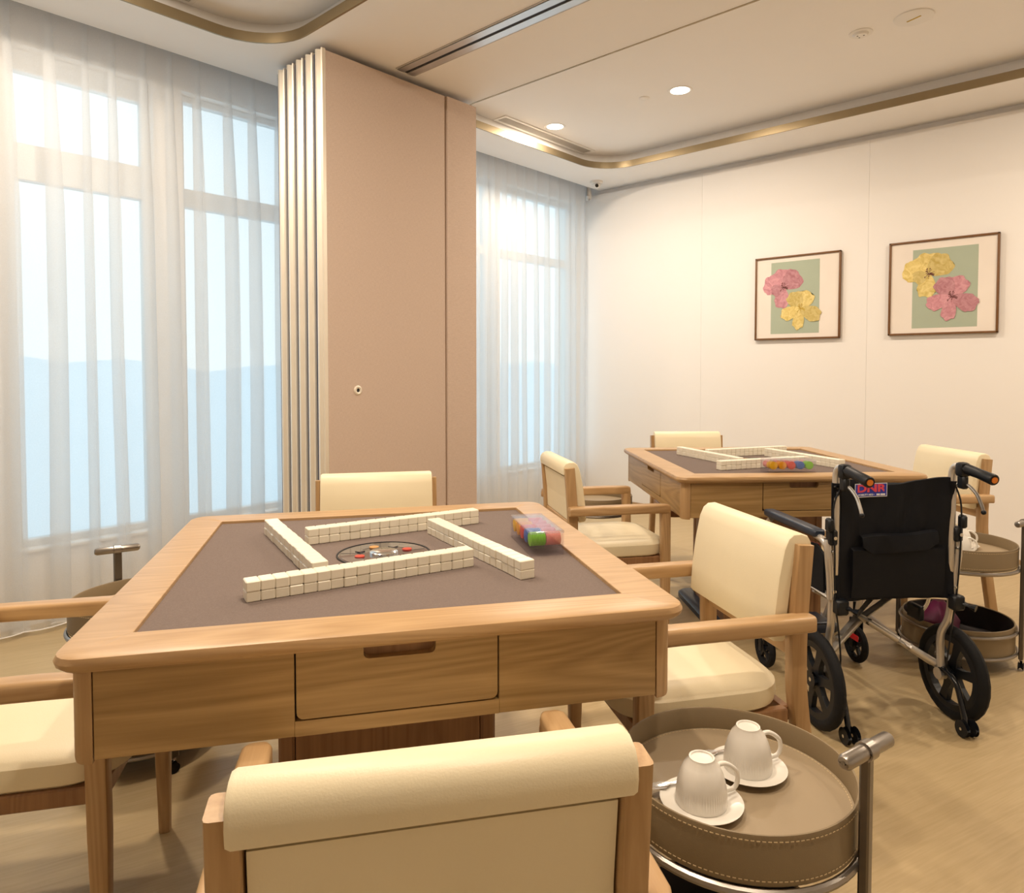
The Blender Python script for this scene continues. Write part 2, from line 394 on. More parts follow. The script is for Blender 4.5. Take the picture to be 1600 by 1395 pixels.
for k, (x0, x1, y1) in enumerate(TRAYS):
    bm = B(); ring_wall(bm, tray_outline(x0, x1, y1, .075), tray_outline(x0, x1, y1, .06), ZC + .012, ZT + .012); mesh_obj('tray_riser', bm, 'ceiling_white', ceil, True, (0, 0, -ZC - .006))
    bm = B(); prism(bm, tray_outline(x0, x1, y1, .07), ZT, ZT + .012); mesh_obj('tray_panel', bm, 'ceiling_white', ceil, loc=(0, 0, -ZC - .006))
    bm = B(); ring_wall(bm, tray_outline(x0, x1, y1, .004), tray_outline(x0, x1, y1, -.006), ZC - .002, ZC + .046)
    struct(mesh_obj('trim_%d' % (k + 1), bm, 'bronze', smooth=True))

# partition track in the ceiling, perpendicular to the windows
t = thing('partition_track', 'aluminium ceiling track with a dark slot running to the folded partition', 'track', (2.43, 0, ZC))
bm = B(); box(bm, -.055, -.010, Y0 + .02, 2.98, -.007, 0, .001); mesh_obj('rail', bm, 'alu', t)
bm = B(); box(bm, .010, .055, Y0 + .02, 2.98, -.007, 0, .001); mesh_obj('rail', bm, 'alu', t)
bm = B(); box(bm, -.010, .010, Y0 + .02, 2.98, -.003, 0); mesh_obj('slot', bm, 'black_slot', t)
bm = B(); box(bm, -.066, -.058, Y0 + .02, 2.98, -.004, 0); box(bm, .058, .066, Y0 + .02, 2.98, -.004, 0); mesh_obj('edge_bead', bm, 'grille_grey', t)

# outside: ground far below and a low ridge, pale haze painted into both colours
bm = B(); box(bm, -300, 360, 6, 400, -9.2, -9); struct(mesh_obj('ground', bm, 'outside_ground'))
bm = B()
lo = []
N = 80
for i in range(N):
    x = -160 + 380 * i / (N - 1)
    h = 6 + 1.0 * math.sin(i * .5) + 0.7 * math.sin(i * 1.3 + 1) + random.uniform(-.6, .6)
    lo.append([Vector((x, 120, -9)), Vector((x, 128, -9 + h * .8)), Vector((x, 138, -9 + h + 5)), Vector((x, 165, -9 + h + 3)), Vector((x, 200, -9))])
loft(bm, lo, cap0=True, cap1=True)
struct(mesh_obj('ridge', bm, 'outside_hill', smooth=True))

# ------------------------------------------------------------------ sheer curtains
def curtain(label, xa, xb, pitch, seed):
    rnd = random.Random(seed)
    z_top, z_bot = 2.93, 0.02
    # plan path: flat spans joined by narrow deep folds
    stations = []
    x = xa
    while x < xb:
        p = pitch * rnd.uniform(.75, 1.3)
        d = rnd.uniform(.8, 1.2); wfold = rnd.uniform(.028, .062)
        stations.append((x, p, d, wfold)); x += p
    rows = []
    NZ = 26
    for k in range(NZ + 1):
        f = k / NZ; z = z_top + (z_bot - z_top) * f
        g = min(1, f * 3.0)
        lp = []
        for n_, (x, p, d, wf) in enumerate(stations):
            ww = wf * (.45 + .55 * g + .25 * f)            # overlap of the Z-fold, pinched at the heading
            sway = .012 * f * math.sin(x * 7 + 2.2 * f + seed) + .006 * f * math.sin(x * 31 + 5 * f)
            a = (.010 + .026 * f ** 1.5) * d               # billow of the flat span
            yb = .012 * math.sin(n_ * 1.9 + seed) * f
            span = [(q, -a * math.sin(PI * q) ) for q in (0, .2, .4, .6, .8, 1.0)]
            for q, yy in span: lp.append(Vector((x + (p + ww) * q + sway, 3.722 + yb + yy - .012 * q, z)))
            lp.append(Vector((x + p + ww * 1.06 + sway, 3.722 + yb + .000, z)))
            lp.append(Vector((x + p + ww * .5 + sway, 3.722 + yb + .008, z)))
            lp.append(Vector((x + p - ww * .06 + sway, 3.722 + yb + .010, z)))
        lp.append(Vector((stations[-1][0] + stations[-1][1], 3.722, z)))
        rows.append(lp)
    bm = B(); loft(bm, rows, closed=False)
    o = mesh_obj('sheer_curtain', bm, 'sheer', smooth=False)
    for p in o.data.polygons: p.use_smooth = True
    tag(o, label, 'curtain', 'sheer curtains on the window wall')
    bm = B()
    hem = rows[-1]
    tube(bm, [p + Vector((0, 0, .002)) for p in hem], .0028, 5)
    mesh_obj('hem', bm, 'wall_white', o)
    return o
curtain('wide white sheer curtain over the window left of the folded partition', -0.55, 2.20, .128, 3)
curtain('narrow white sheer curtain between the folded partition and the picture wall', 2.90, 4.88, .112, 8)

# ------------------------------------------------------------------ folded partition panels
PZ0, PZ1 = 0.012, 2.752
def panel(y0, label, front=False):
    t = thing('partition_panel', label, 'partition', (1.93, y0, 0), group='folded partition panels')
    th = .078
    w = 1.045
    if front:
        bm = B(); box(bm, .020, .803, 0, th, PZ0, PZ1, .002); mesh_obj('fabric_face', bm, 'panel_fabric', t)
        bm = B(); box(bm, .811, w, -.010, th, PZ0, PZ1, .002); mesh_obj('fabric_closer', bm, 'panel_fabric', t)
        bm = B(); box(bm, .803, .811, .006, th, PZ0, PZ1); mesh_obj('groove_strip', bm, 'skirting', t)
        # lock escutcheon
        bm = B(); lathe(bm, [(.010, 0), (.010, .004), (.018, .006), (.024, .003), (.025, 0)], 24, close=True)
        e = mesh_obj('lock_ring', bm, 'alu_cream', t, True); e.location = (.194, -.0005, 1.089); e.rotation_euler = (R(90), 0, 0)
        bm = B(); lathe(bm, [(.0001, 0), (.0104, 0), (.0104, .0012), (.0001, .0012)], 20); k = mesh_obj('keyhole', bm, 'black_slot', t); k.location = (.194, -.0002, 1.089); k.rotation_euler = (R(90), 0, 0)
    else:
        bm = B(); box(bm, .020, w, 0, th, PZ0, PZ1, .002); mesh_obj('fabric_face', bm, 'panel_fabric', t)
    # aluminium edge profile with a rounded nose and a groove
    bm = B()
    prof = [(.020, .000), (.002, .000), (-.002, .006), (.006, .014), (.008, .026), (-.006, .036), (-.008, .046), (-.002, .052), (.020, .052)]
    loft(bm, [[Vector((p[0], p[1], PZ0)) for p in prof], [Vector((p[0], p[1], PZ1 + .006)) for p in prof]])
    mesh_obj('edge_profile', bm, 'alu_cream', t, True)
    bm = B(); box(bm, .012, .020, .052, th + .008, PZ0, PZ1); mesh_obj('seal', bm, 'navy_seal', t)
    return t
panel(3.000, 'front pinkish beige fabric partition panel with a small round lock', True)
for k, nm in enumerate(('second', 'third', 'fourth', 'rearmost')):
    panel(3.000 + .088 * (k + 1), '%s folded partition panel in the stack, showing its pale metal edge' % nm)

# ------------------------------------------------------------------ mahjong tables
ZTAB = 0.755
FH, AH, TH = 0.441, 0.516, 0.540
def make_table(label, loc, rz):
    t = thing('mahjong_table', label, 'table', (loc[0], loc[1], 0), rz, 'mahjong tables')
    bm = B()
    r = .045
    lps = [rrect(FH, FH, .002, 5, z=ZTAB - .012), rrect(FH, FH, .002, 5, z=ZTAB - .001), rrect(FH + .001, FH + .001, .002, 5, z=ZTAB),
           rrect(TH - .012, TH - .012, r - .008, 5, z=ZTAB), rrect(TH - .004, TH - .004, r - .003, 5, z=ZTAB - .003), rrect(TH, TH, r, 5, z=ZTAB - .012),
           rrect(TH - .002, TH - .002, r, 5, z=ZTAB - .020), rrect(TH - .010, TH - .010, r - .006, 5, z=ZTAB - .027), rrect(FH, FH, .002, 5, z=ZTAB - .027)]
    rows = loft(bm, lps, cap0=False, cap1=False)
    n_ = len(rows[0])
    for i in range(n_): bm.faces.new((rows[-1][i], rows[-1][(i + 1) % n_], rows[0][(i + 1) % n_], rows[0][i]))
    mesh_obj('table_top', bm, 'beech_x', t, True)
    bm = B(); box(bm, -FH, FH, -FH, FH, ZTAB - .022, ZTAB - .008); mesh_obj('felt', bm, 'felt', t)
    z0, z1 = 0.580, ZTAB - .027
    P = .034                                           # corner post visible width
    for q in range(4):
        a = q * PI / 2; rot = Matrix.Rotation(a, 4, 'Z')
        # rounded corner post
        rc = .03
        pts = [(AH - P, -AH), ] + [(AH - rc + rc * math.sin(R(k * 15)), -AH + rc - rc * math.cos(R(k * 15))) for k in range(7)] + [(AH, -AH + P), (AH - .02, -AH + P), (AH - P, -AH + .02)]
        bm = B(); ins = [(AH - .02 + (p[0] - AH + .02) * .93, -AH + .02 + (p[1] + AH - .02) * .93) for p in pts]
        loft(bm, [[Vector((p[0], p[1], z0 - .006)) for p in ins], [Vector((p[0], p[1], z0)) for p in pts], [Vector((p[0], p[1], z1)) for p in pts]])
        bmesh.ops.transform(bm, matrix=rot, verts=bm.verts); mesh_obj('corner_post', bm, 'beech_z', t, True)
        # apron with a drawer opening (built on the -Y side then rotated)
        grain = 'oak_x'
        x1 = AH - P - .0015
        bm = B()
        D = .173; dz = .609
        box(bm, -x1, -D - .003, -AH + .001, -AH + .02, z0, z1, .001); box(bm, D + .003, x1, -AH + .001, -AH + .02, z0, z1, .001)
        box(bm, -D - .003, D + .003, -AH + .001, -AH + .02, z0, dz - .003, .0)
        ap = mesh_obj('apron', bm, grain, t); ap.rotation_euler = (0, 0, a)
        bm = B(); box(bm, -D - .01, D + .01, -AH + .024, -AH + .03, dz - .01, z1); c = mesh_obj('drawer_cavity', bm, 'black_slot', t); c.rotation_euler = (0, 0, a)
        # drawer front with finger notch
        zb, zt = dz, z1 - .0035
        rr, nw, nd, nr = .012, .062, .022, .010
        def z_low(x): e = abs(x) - (D - rr); return zb + (rr - math.sqrt(max(0, rr * rr - e * e)) if e > 0 else 0)
        def z_top(x):
            e = abs(x)
            if e >= nw: return zt
            e = e - (nw - nr); return zt - nd + (nr - math.sqrt(max(0, nr * nr - e * e)) if e > 0 else 0)
        arc = [math.sin(R(k * 22.5)) for k in range(5)]
        xs_ = [D - rr + rr * k for k in arc] + [nw, nw - nr, 0] + [nw - nr + nr * k for k in arc[1:4]]
        xs_ = sorted({round(q_ * v, 6) for v in xs_ for q_ in (-1, 1)})
        bm = B(); cols_ = []
        for x_ in xs_:
            tops = [z_top(x_)]
            if abs(abs(x_) - nw) < 1e-6: tops = [zt, zt - nd + nr] if x_ < 0 else [zt - nd + nr, zt]
            for tp in tops: cols_.append([Vector((x_, -AH, z_low(x_))), Vector((x_, -AH + .018, z_low(x_))), Vector((x_, -AH + .018, tp)), Vector((x_, -AH, tp))])
        loft(bm, cols_)
        d = mesh_obj('drawer', bm, grain, t); d.rotation_euler = (0, 0, a)
        bm = B(); box(bm, -nw - .006, nw + .006, -AH + .0185, -AH + .022, zt - nd - .006, zt); g = mesh_obj('finger_pull', bm, 'oak_dark', d)
        # pedestal side
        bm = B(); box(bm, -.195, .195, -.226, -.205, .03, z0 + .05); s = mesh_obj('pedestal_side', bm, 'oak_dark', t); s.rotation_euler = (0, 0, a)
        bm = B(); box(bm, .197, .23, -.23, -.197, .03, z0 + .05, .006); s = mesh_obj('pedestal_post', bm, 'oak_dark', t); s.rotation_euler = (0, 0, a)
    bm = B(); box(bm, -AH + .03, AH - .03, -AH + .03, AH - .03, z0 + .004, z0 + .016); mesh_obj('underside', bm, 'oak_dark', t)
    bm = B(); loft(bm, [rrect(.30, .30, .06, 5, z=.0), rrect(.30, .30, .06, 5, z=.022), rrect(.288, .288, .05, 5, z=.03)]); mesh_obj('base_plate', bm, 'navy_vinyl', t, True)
    # centre dial
    zf = ZTAB - .008
    bm = B(); lathe(bm, [(.1095, zf - .002), (.1095, zf + .0022), (.1135, zf + .0022), (.1145, zf - .002)], 48, close=True); dr = mesh_obj('dial_ring', bm, 'black_plastic', t, True)
    bm = B(); lathe(bm, [(.0001, zf - .002), (.1095, zf - .002), (.1095, zf + .0012), (.0001, zf + .0012)], 48); dl = mesh_obj('dial', bm, 'dial_dark', t)
    bm = B()
    for k in range(4):
        pts = []
        for s in range(9): a_ = R(k * 90 + 12 + s * 8.3); pts.append((.104 * math.cos(a_), .104 * math.sin(a_)))
        for s in range(9): a_ = R(k * 90 + 12 + (8 - s) * 8.3); pts.append((.066 * math.cos(a_), .066 * math.sin(a_)))
        prism(bm, pts, zf + .0011, zf + .0018)
    mesh_obj('dial_sector', bm, 'dial_grey', dl)
    bm = B(); lathe(bm, [(.0001, zf), (.034, zf), (.034, zf + .006), (.030, zf + .009), (.0001, zf + .010)], 32); mesh_obj('dice_dome', bm, 'chrome', dl, True)
    for k in range(8):
        a_ = R(k * 45 + 20); bm = B()
        prism(bm, circ(.012, 0, 4 if k % 2 else 18, .062 * math.cos(a_), .062 * math.sin(a_)), zf + .001, zf + .004)
        mesh_obj('button', bm, ('button_red', 'dial_grey', 'button_amber', 'dial_dark')[k % 4], dl)
    return t
T1 = ((1.0458, 1.3745), R(-34.31)); T2 = ((3.334, 1.4195), R(-44.5))
make_table('near oak mahjong table with a wide drawer front facing the camera', *T1)
make_table('far oak mahjong table beside the wheelchair', *T2)
def on_table(T, u, v):
    c, s = math.cos(T[1]), math.sin(T[1]); return (T[0][0] + c * u - s * v, T[0][1] + s * u + c * v)

# tiles: four walls of 18 x 2 on each table
TW, TT, TL = .0275, .0205, .036
bm = B(); box(bm, -TW / 2 + .0002, TW / 2 - .0002, -TL / 2, TL / 2, 0, TT, .0019, 1)
proto_me = None
first = mesh_obj('mahjong_tile', bm, 'tile_ivory'); proto_me = first.data; bpy.data.objects.remove(first)
rt = random.Random(2)
END_N = ('left', 'near', 'right', 'far')
ORD = 'first second third fourth fifth sixth seventh eighth ninth tenth eleventh twelfth thirteenth fourteenth fifteenth sixteenth seventeenth eighteenth'.split()
for T, tn in ((T1, 'near'), (T2, 'far')):
    for q in range(4):
        a0 = R(17.2) + q * PI / 2
        cx, cy = -.047, -.217
        c, s = math.cos(q * PI / 2), math.sin(q * PI / 2); wx, wy = c * cx - s * cy, s * cx + c * cy
        for i in range(18):
            for h in range(2):
                d = (i - 8.5) * TW
                jx, jy = rt.uniform(-.0001, .0001), rt.uniform(-.0009, .0009)
                u = wx + math.cos(a0) * (d + jx) - math.sin(a0) * jy; v = wy + math.sin(a0) * (d + jx) + math.cos(a0) * jy
                o = bpy.data.objects.new('mahjong_tile', proto_me); COL.objects.link(o)
                x, y = on_table(T, u, v); o.location = (x, y, ZTAB - .008 + h * TT + .0001 * h); o.rotation_euler = (0, 0, T[1] + a0)
                tag(o, '%s ivory tile, %s from the %s end, %s row on the %s table' % (('lower', 'upper')[h], ORD[i], END_N[q], ('front', 'right', 'rear', 'left')[q], tn), 'mahjong tile', 'tiles in the %s row of the %s table' % (('front', 'right', 'rear', 'left')[q], tn))

# chip boxes with rolls of chips
def chip_box(label, T, u, v, rz, tn):
    x, y = on_table(T, u, v); z = ZTAB - .008
    t = thing('chip_box', label, 'box', (x, y, z), T[1] + rz, 'clear chip boxes')
    Lh, Wh, H = .105, .042, .060; w = .002
    bm = B(); box(bm, -Lh, Lh, -Wh, -Wh + w, .0, H - .006); box(bm, -Lh, Lh, Wh - w, Wh, .0, H - .006); box(bm, -Lh, -Lh + w, -Wh + w, Wh - w, .0, H - .006); box(bm, Lh - w, Lh, -Wh + w, Wh - w, 0, H - .006)
    box(bm, -Lh + w, Lh - w, -Wh + w, Wh - w, .0165, .0185); mesh_obj('tray', bm, 'clear_plastic', t)
    bm = B(); loft(bm, [rrect(Lh + .001, Wh + .001, .004, 3, z=H - .006), rrect(Lh + .001, Wh + .001, .004, 3, z=H - .001), rrect(Lh - .004, Wh - .004, .004, 3, z=H)]); mesh_obj('lid', bm, 'clear_lid', t, True)
    cols = ['chip_yellow', 'chip_orange', 'chip_red', 'chip_blue', 'chip_green']
    names = ['yellow', 'orange', 'red', 'blue', 'green']
    for k in range(5):
        for half in (0, 1):
            bm = B(); rad = .0172; n = 10; ln = .0375 / n
            prof = []
            for i in range(n): prof += [(rad - .0012, i * ln), (rad, i * ln + .0008), (rad, i * ln + ln - .0008), (rad - .0012, i * ln + ln)]
            lathe(bm, [(.0001, 0)] + prof + [(.0001, n * ln)], 20)
            m_ = cols[k] if half == 0 else 'chip_pink'
            o = mesh_obj('chip_roll', bm, m_, None, True)
            lx = -.080 + k * .0395; ly = (-.0385 if half == 0 else .0005)
            mt = Matrix.Translation((x, y, z)) @ Matrix.Rotation(T[1] + rz, 4, 'Z') @ Matrix.Translation((lx, ly, .0362)) @ Matrix.Rotation(R(-90), 4, 'X')
            o.matrix_world = mt
            nm = names[k] if half == 0 else 'pink'
            tag(o, ('roll of %s chips in the clear box on the %s table' % (nm, tn)) if half == 0 else 'roll of pink chips beside the %s ones, clear box, %s table' % (names[k], tn), 'game chips', 'chip rolls in the %s box' % tn)
chip_box('clear plastic chip box with its narrow end to the camera, near table', T1, .385, -.006, R(-90), 'near')
chip_box('clear plastic chip box seen broadside on the far table', T2, -.01, -.387, 0, 'far')

# ------------------------------------------------------------------ armchairs
def make_chair():
    t = thing('armchair', 'x', 'chair', group='cream armchairs')
    # seat cushion: rounded, domed
    bm = B()
    def so(d, z): return rrect(.215 - d, .215 - d, .108 - d * .5, 8, 0, .005, z)
    loft(bm, [so(.012, .385), so(.0, .395), so(-.004, .415), so(-.002, .437), so(.012, .450), so(.04, .457), so(.10, .461)]); mesh_obj('seat', bm, 'leather_cream', t, True)
    bm = B(); box(bm, -.20, .20, .165, .19, .350, .386, .003); box(bm, -.20, .20, -.215, -.19, .350, .386, .003)
    box(bm, -.215, -.19, -.20, .18, .350, .386, .003); box(bm, .19, .215, -.20, .18, .350, .386, .003); mesh_obj('seat_frame', bm, 'oak_dark', t)
    for s in (-1, 1):
        # front leg up to the arm, tapering to the floor
        bm = B(); bar(bm, [(s * .236, .188, 0), (s * .236, .186, .30), (s * .237, .183, .59)], .040, .040, .006, taper=[.68, .95, 1.0]); mesh_obj('leg', bm, 'beech_z', t, True)
        # rear leg and back post in one piece
        bm = B(); bar(bm, [(s * .209, -.292, 0), (s * .209, -.232, .36), (s * .209, -.222, .50), (s * .209, -.225, .62), (s * .209, -.237, .780)], .034, .042, .006, sub=3); mesh_obj('leg', bm, 'beech_z', t, True)
        # armrest
        bm = B()
        lps = []
        for y, wd, cx, top in ((-.250, .016, .236, .612), (-.244, .038, .236, .618), (-.225, .048, .237, .620), (-.10, .050, .238, .620), (.10, .050, .238, .620), (.185, .046, .238, .618), (.200, .036, .238, .614), (.205, .020, .238, .608)):
            h2 = .019 if wd > .03 else .013
            lps.append([Vector((s * (cx) + q.x, y, top - .019 + q.y)) for q in rrect(wd / 2, h2, .009, 3)])
        loft(bm, lps); mesh_obj('armrest', bm, 'beech_y', t, True)
    # back pad: leaning front pad that rolls over the top to the back
    prof = [(-.166, .548), (-.160, .556), (-.164, .62), (-.174, .70), (-.188, .768), (-.200, .794), (-.214, .804), (-.236, .805), (-.254, .798), (-.263, .784), (-.265, .768), (-.262, .751), (-.252, .745),
            (-.244, .752), (-.236, .754), (-.224, .745), (-.212, .70), (-.202, .62), (-.197, .552), (-.188, .545)]
    cy_, cz_ = -.205, .68
    def pl(x, k):
        out = []
        for i, (a, b_) in enumerate(prof):
            q0, q1 = prof[i - 1], prof[(i + 1) % len(prof)]
            tx, tz = q1[0] - q0[0], q1[1] - q0[1]; ln = math.hypot(tx, tz)
            out.append(Vector((x, a - k * tz / ln, b_ + k * tx / ln)))
        return out
    bm = B()
    loft(bm, [pl(-.207, .009), pl(-.2055, .003), pl(-.200, 0), pl(.200, 0), pl(.2055, .003), pl(.207, .009)]); mesh_obj('backrest', bm, 'leather_cream', t, True)
    bm = B()
    loft(bm, [[Vector((x, a, b_)) for a, b_ in ((-.200, .55), (-.230, .55), (-.234, .64), (-.246, .738), (-.225, .738), (-.208, .65))] for x in (-.1885, .1885)]); mesh_obj('back_panel', bm, 'leather_cream', t)
    bm = B(); box(bm, -.19, .19, -.235, -.21, .505, .548, .004); mesh_obj('back_rail', bm, 'beech_x', t)
    return t
chair0 = make_chair(); used = [False]
def place_chair(T, u, v, face, label):
    """face: direction the sitter looks, as an angle in table axes"""
    c = chair0 if not used[0] else copy_tree(chair0); used[0] = True
    x, y = on_table(T, u, v); c.location = (x, y, 0); c.rotation_euler = (0, 0, T[1] + face - PI / 2); c['label'] = label
place_chair(T1, .008, -.788, R(90 - 1), 'cream armchair seen from behind in the foreground, at the near table drawer')
place_chair(T1, .738, -.062, R(180 + 0), 'cream armchair on the right of the near table, next to the wheelchair')
place_chair(T1, .018, .742, R(-90 - 2), 'cream armchair at the window side of the near table, only its backrest showing')
place_chair(T1, -.742, -.02, R(0), 'cream armchair cut by the left picture edge, arms reaching the near table')
place_chair(T2, -.770, -.19, R(8), 'cream armchair seen from the side on the left of the far table')
place_chair(T2, -.045, .745, R(-90 - 2), 'cream armchair behind the far table against the picture wall')
place_chair(T2, .755, -.045, R(180 + 3), 'cream armchair to the right of the far table, behind the wheelchair')

# ------------------------------------------------------------------ round serving trolleys
def make_trolley():
    t = thing('serving_trolley', 'x', 'trolley', group='round two-tier trolleys')
    r = .205
    # upper tray: leather wall and floor
    bm = B(); lathe(bm, [(r - .006, .446), (r - .006, .486), (r - .004, .490), (r - .001, .490), (r, .487), (r, .412), (r - .004, .408), (.0001, .408), ], 64, close=True)
    bmesh.ops.holes_fill(bm, edges=bm.edges); mesh_obj('tray', bm, 'taupe_leather', t, True)
    bm = B(); lathe(bm, [(.0001, .442), (r - .0065, .442), (r - .0065, .447), (.0001, .447)], 64); mesh_obj('tray_floor', bm, 'taupe_floor', t)
    bm = B()
    for zz, rr in ((.481, r + .0004), (.419, r + .0004)):
        for k in range(150):
            a0 = 2 * PI * k / 150; a1 = a0 + 2 * PI / 150 * .62
            p = [(rr * math.cos(a), rr * math.sin(a)) for a in (a0, a1)]; q = [((rr + .0008) * math.cos(a), (rr + .0008) * math.sin(a)) for a in (a0, a1)]
            loft(bm, [[Vector((*p[0], zz)), Vector((*p[1], zz)), Vector((*q[1], zz)), Vector((*q[0], zz))], [Vector((*p[0], zz + .0014)), Vector((*p[1], zz + .0014)), Vector((*q[1], zz + .0014)), Vector((*q[0], zz + .0014))]])
    for k in range(150):
        a0 = 2 * PI * k / 150; a1 = a0 + 2 * PI / 150 * .62; r0, r1 = r - .0125, r - .0113
        lp = [Vector((rr * math.cos(a), rr * math.sin(a), 0)) for rr, a in ((r0, a0), (r0, a1), (r1, a1), (r1, a0))]
        loft(bm, [[p + Vector((0, 0, .4468)) for p in lp], [p + Vector((0, 0, .4476)) for p in lp]])
    st = mesh_obj('stitching', bm, 'stitch', t); st['kind'] = 'stuff'
    def ring(rad, z, th=.007):
        bm = B(); pts = circ(rad, z, 56); loops = []
        for p in pts:
            d = Vector((p.x, p.y, 0)).normalized(); loops.append([p + d * th * math.cos(a) + Vector((0, 0, th * 1.1 * math.sin(a))) for a in [2 * PI * k / 8 for k in range(8)]])
        rows = loft(bm, loops, cap0=False, cap1=False)
        for i in range(8): bm.faces.new((rows[-1][i], rows[-1][(i + 1) % 8], rows[0][(i + 1) % 8], rows[0][i]))
        mesh_obj('hoop', bm, 'steel_handle', t, True)
    ring(r + .003, .401); ring(r + .003, .150, .006); ring(r + .003, .066, .006)
    # lower bin
    bm = B(); lathe(bm, [(r - .004, .068), (r - .004, .172), (r - .007, .174), (r - .010, .172), (r - .010, .168)], 56, close=True)
    bn = mesh_obj('bin', bm, 'taupe_leather', t, True)
    bm = B(); lathe(bm, [(r - .0105, .170), (r - .0105, .078), (.0001, .076), (.0001, .068), (r - .004, .068)], 56, close=True); mesh_obj('bin_lining', bm, 'bin_lining', t, True)
    # posts: one tall with the grip, one short opposite
    bm = B(); box(bm, -.012, .012, -r - .023, -r - .007, .045, .585, .003); mesh_obj('post', bm, 'steel_taupe', t)
    bm = B(); box(bm, -.012, .012, r + .007, r + .023, .045, .405, .003); mesh_obj('post', bm, 'steel_taupe', t)
    y = -r - .015
    bm = B(); tube(bm, [(-.068, y, .592), (-.066, y, .592), (-.060, y, .592), (.060, y, .592), (.066, y, .592), (.068, y, .592)], .012, 16, radii=[.004, .009, .0125, .0125, .009, .004]); hd = mesh_obj('handle', bm, 'steel_handle', t, True); hd.matrix_local = Matrix.Translation((0, y, 0)) @ Matrix.Rotation(R(-14), 4, 'Z') @ Matrix.Translation((0, -y, 0))
    bm = B(); tube(bm, [(-.012, y, .592), (-.010, y, .592), (.010, y, .592), (.012, y, .592)], .016, 18, radii=[.013, .0158, .0158, .013]); mesh_obj('collar', bm, 'steel_handle', hd, True)
    for cx, cy in ((0, -r - .015), (0, r + .015), (-.15, 0), (.15, 0)):
        bm = B(); tube(bm, [(cx, cy, .062), (cx, cy, .04)], .006, 8)
        tube(bm, [(cx - .004, cy, .044), (cx + .010, cy, .030), (cx + .012, cy, .016)], .005, 6)
        f = mesh_obj('caster', bm, 'chrome', t, True)
        bm = B(); tube(bm, [(cx + .004, cy - .009, .0165), (cx + .004, cy + .009, .0165)], .0165, 16); mesh_obj('caster_wheel', bm, 'black_rubber', f, True)
    return t
tr0 = make_trolley()
TRL = [((1.190, .537), 0, 'taupe round trolley in the foreground carrying two upturned cups'),
       ((3.39, .566), 0, 'taupe round trolley behind the wheelchair with a purple bag in its bin'),
       ((.835, 2.335), PI, 'taupe round trolley by the curtain, left of the near table'),
       ((3.235, 2.300), PI, 'empty taupe round trolley at the window corner of the far table')]
for k, (p, rz, lb) in enumerate(TRL):
    c = tr0 if k == 0 else copy_tree(tr0)
    c.location = (p[0], p[1], 0); c.rotation_euler = (0, 0, rz); c['label'] = lb

# cups, saucers, spoons
def make_cup():
    bm = B(); n = 120
    prof = [(.0430, .0), (.0432, .004), (.0425, .020), (.0405, .036), (.0365, .052), (.0300, .066), (.0225, .075), (.0215, .0795), (.0185, .0795), (.0175, .077), (.0001, .0765)]
    loops = []
    for r, z in prof:
        lp = []
        for i in range(n):
            a = 2 * PI * i / n; k = r
            if .003 < z < .045: k = r + .0007 * (1 if i % 2 else -1) * (1 - max(0, z - .03) / .015 if z > .03 else 1)
            lp.append(Vector((k * math.cos(a), k * math.sin(a), z)))
        loops.append(lp)
    inner = [(.0405, .0), (.040, .02), (.036, .045), (.026, .066), (.0001, .072)]
    loft(bm, loops, cap0=False, cap1=True); loft(bm, [circ(r, z, n) for r, z in inner], cap0=False, cap1=True)
    loft(bm, [circ(.0430, 0, n), circ(.0405, 0, n)], cap0=False, cap1=False)
    o = mesh_obj('cup', bm, 'china', None, True)
    bm = B(); tube(bm, [(.030, 0, .060), (.046, 0, .060), (.066, 0, .046), (.071, 0, .028), (.063, 0, .014), (.040, 0, .012)], .0042, 10, sub=5); h = mesh_obj('cup_handle', bm, 'china', o, True)
    return o
def make_saucer():
    bm = B(); lathe(bm, [(.0001, .003), (.036, .003), (.040, .005), (.062, .010), (.070, .0125), (.0705, .0135), (.0695, .0140), (.061, .0118), (.040, .0070), (.036, .006), (.0001, .006)], 48)
    o = mesh_obj('saucer', bm, 'china', None, True)
    bm = B(); lathe(bm, [(.030, 0), (.036, 0), (.037, .0035), (.030, .0035)], 40, close=True); mesh_obj('foot_ring', bm, 'china', o, True)
    return o
def make_spoon():
    bm = B(); lp = []
    path = [(-.062, .016, .0155), (-.052, .017, .0165), (-.035, .018, .0155), (-.02, .019, .0150), (.03, .021, .0145), (.06, .022, .0160), (.075, .0225, .0175)]
    wid = [.003, .010, .011, .004, .0025, .004, .005]
    lo_ = []
    for (x, y, z), w_ in zip(path, wid): lo_.append([Vector((x, y - w_, z + .0008)), Vector((x, y, z - (.003 if w_ > .008 else .0))), Vector((x, y + w_, z + .0008)), Vector((x, y, z + .0012 - (.003 if w_ > .008 else .0)))])
    loft(bm, lo_); return mesh_obj('teaspoon', bm, 'chrome', None, True)
cup0, sau0, spo0 = make_cup(), make_saucer(), make_spoon()
CUPS = [((1.091, .551), .4472, R(-32), 'front upturned cup on the foreground trolley', 'saucer under the front upturned cup on the foreground trolley', 'teaspoon tucked behind the front upturned cup'),
        ((1.245, .536), .4472, R(-32), 'rear upturned cup on the foreground trolley', 'saucer under the rear upturned cup on the foreground trolley', 'teaspoon tucked behind the rear upturned cup'),
        ((3.290, .548), .4472, R(-50), 'upturned cup nearer the wheelchair, on the trolley behind it', 'saucer under the cup nearer the wheelchair, far trolley', 'teaspoon beside the cup nearer the wheelchair'),
        ((3.436, .570), .4472, R(-50), 'upturned cup nearer the picture wall on the trolley behind the wheelchair', 'saucer under the cup nearer the picture wall, far trolley', 'teaspoon beside the cup nearer the picture wall')]
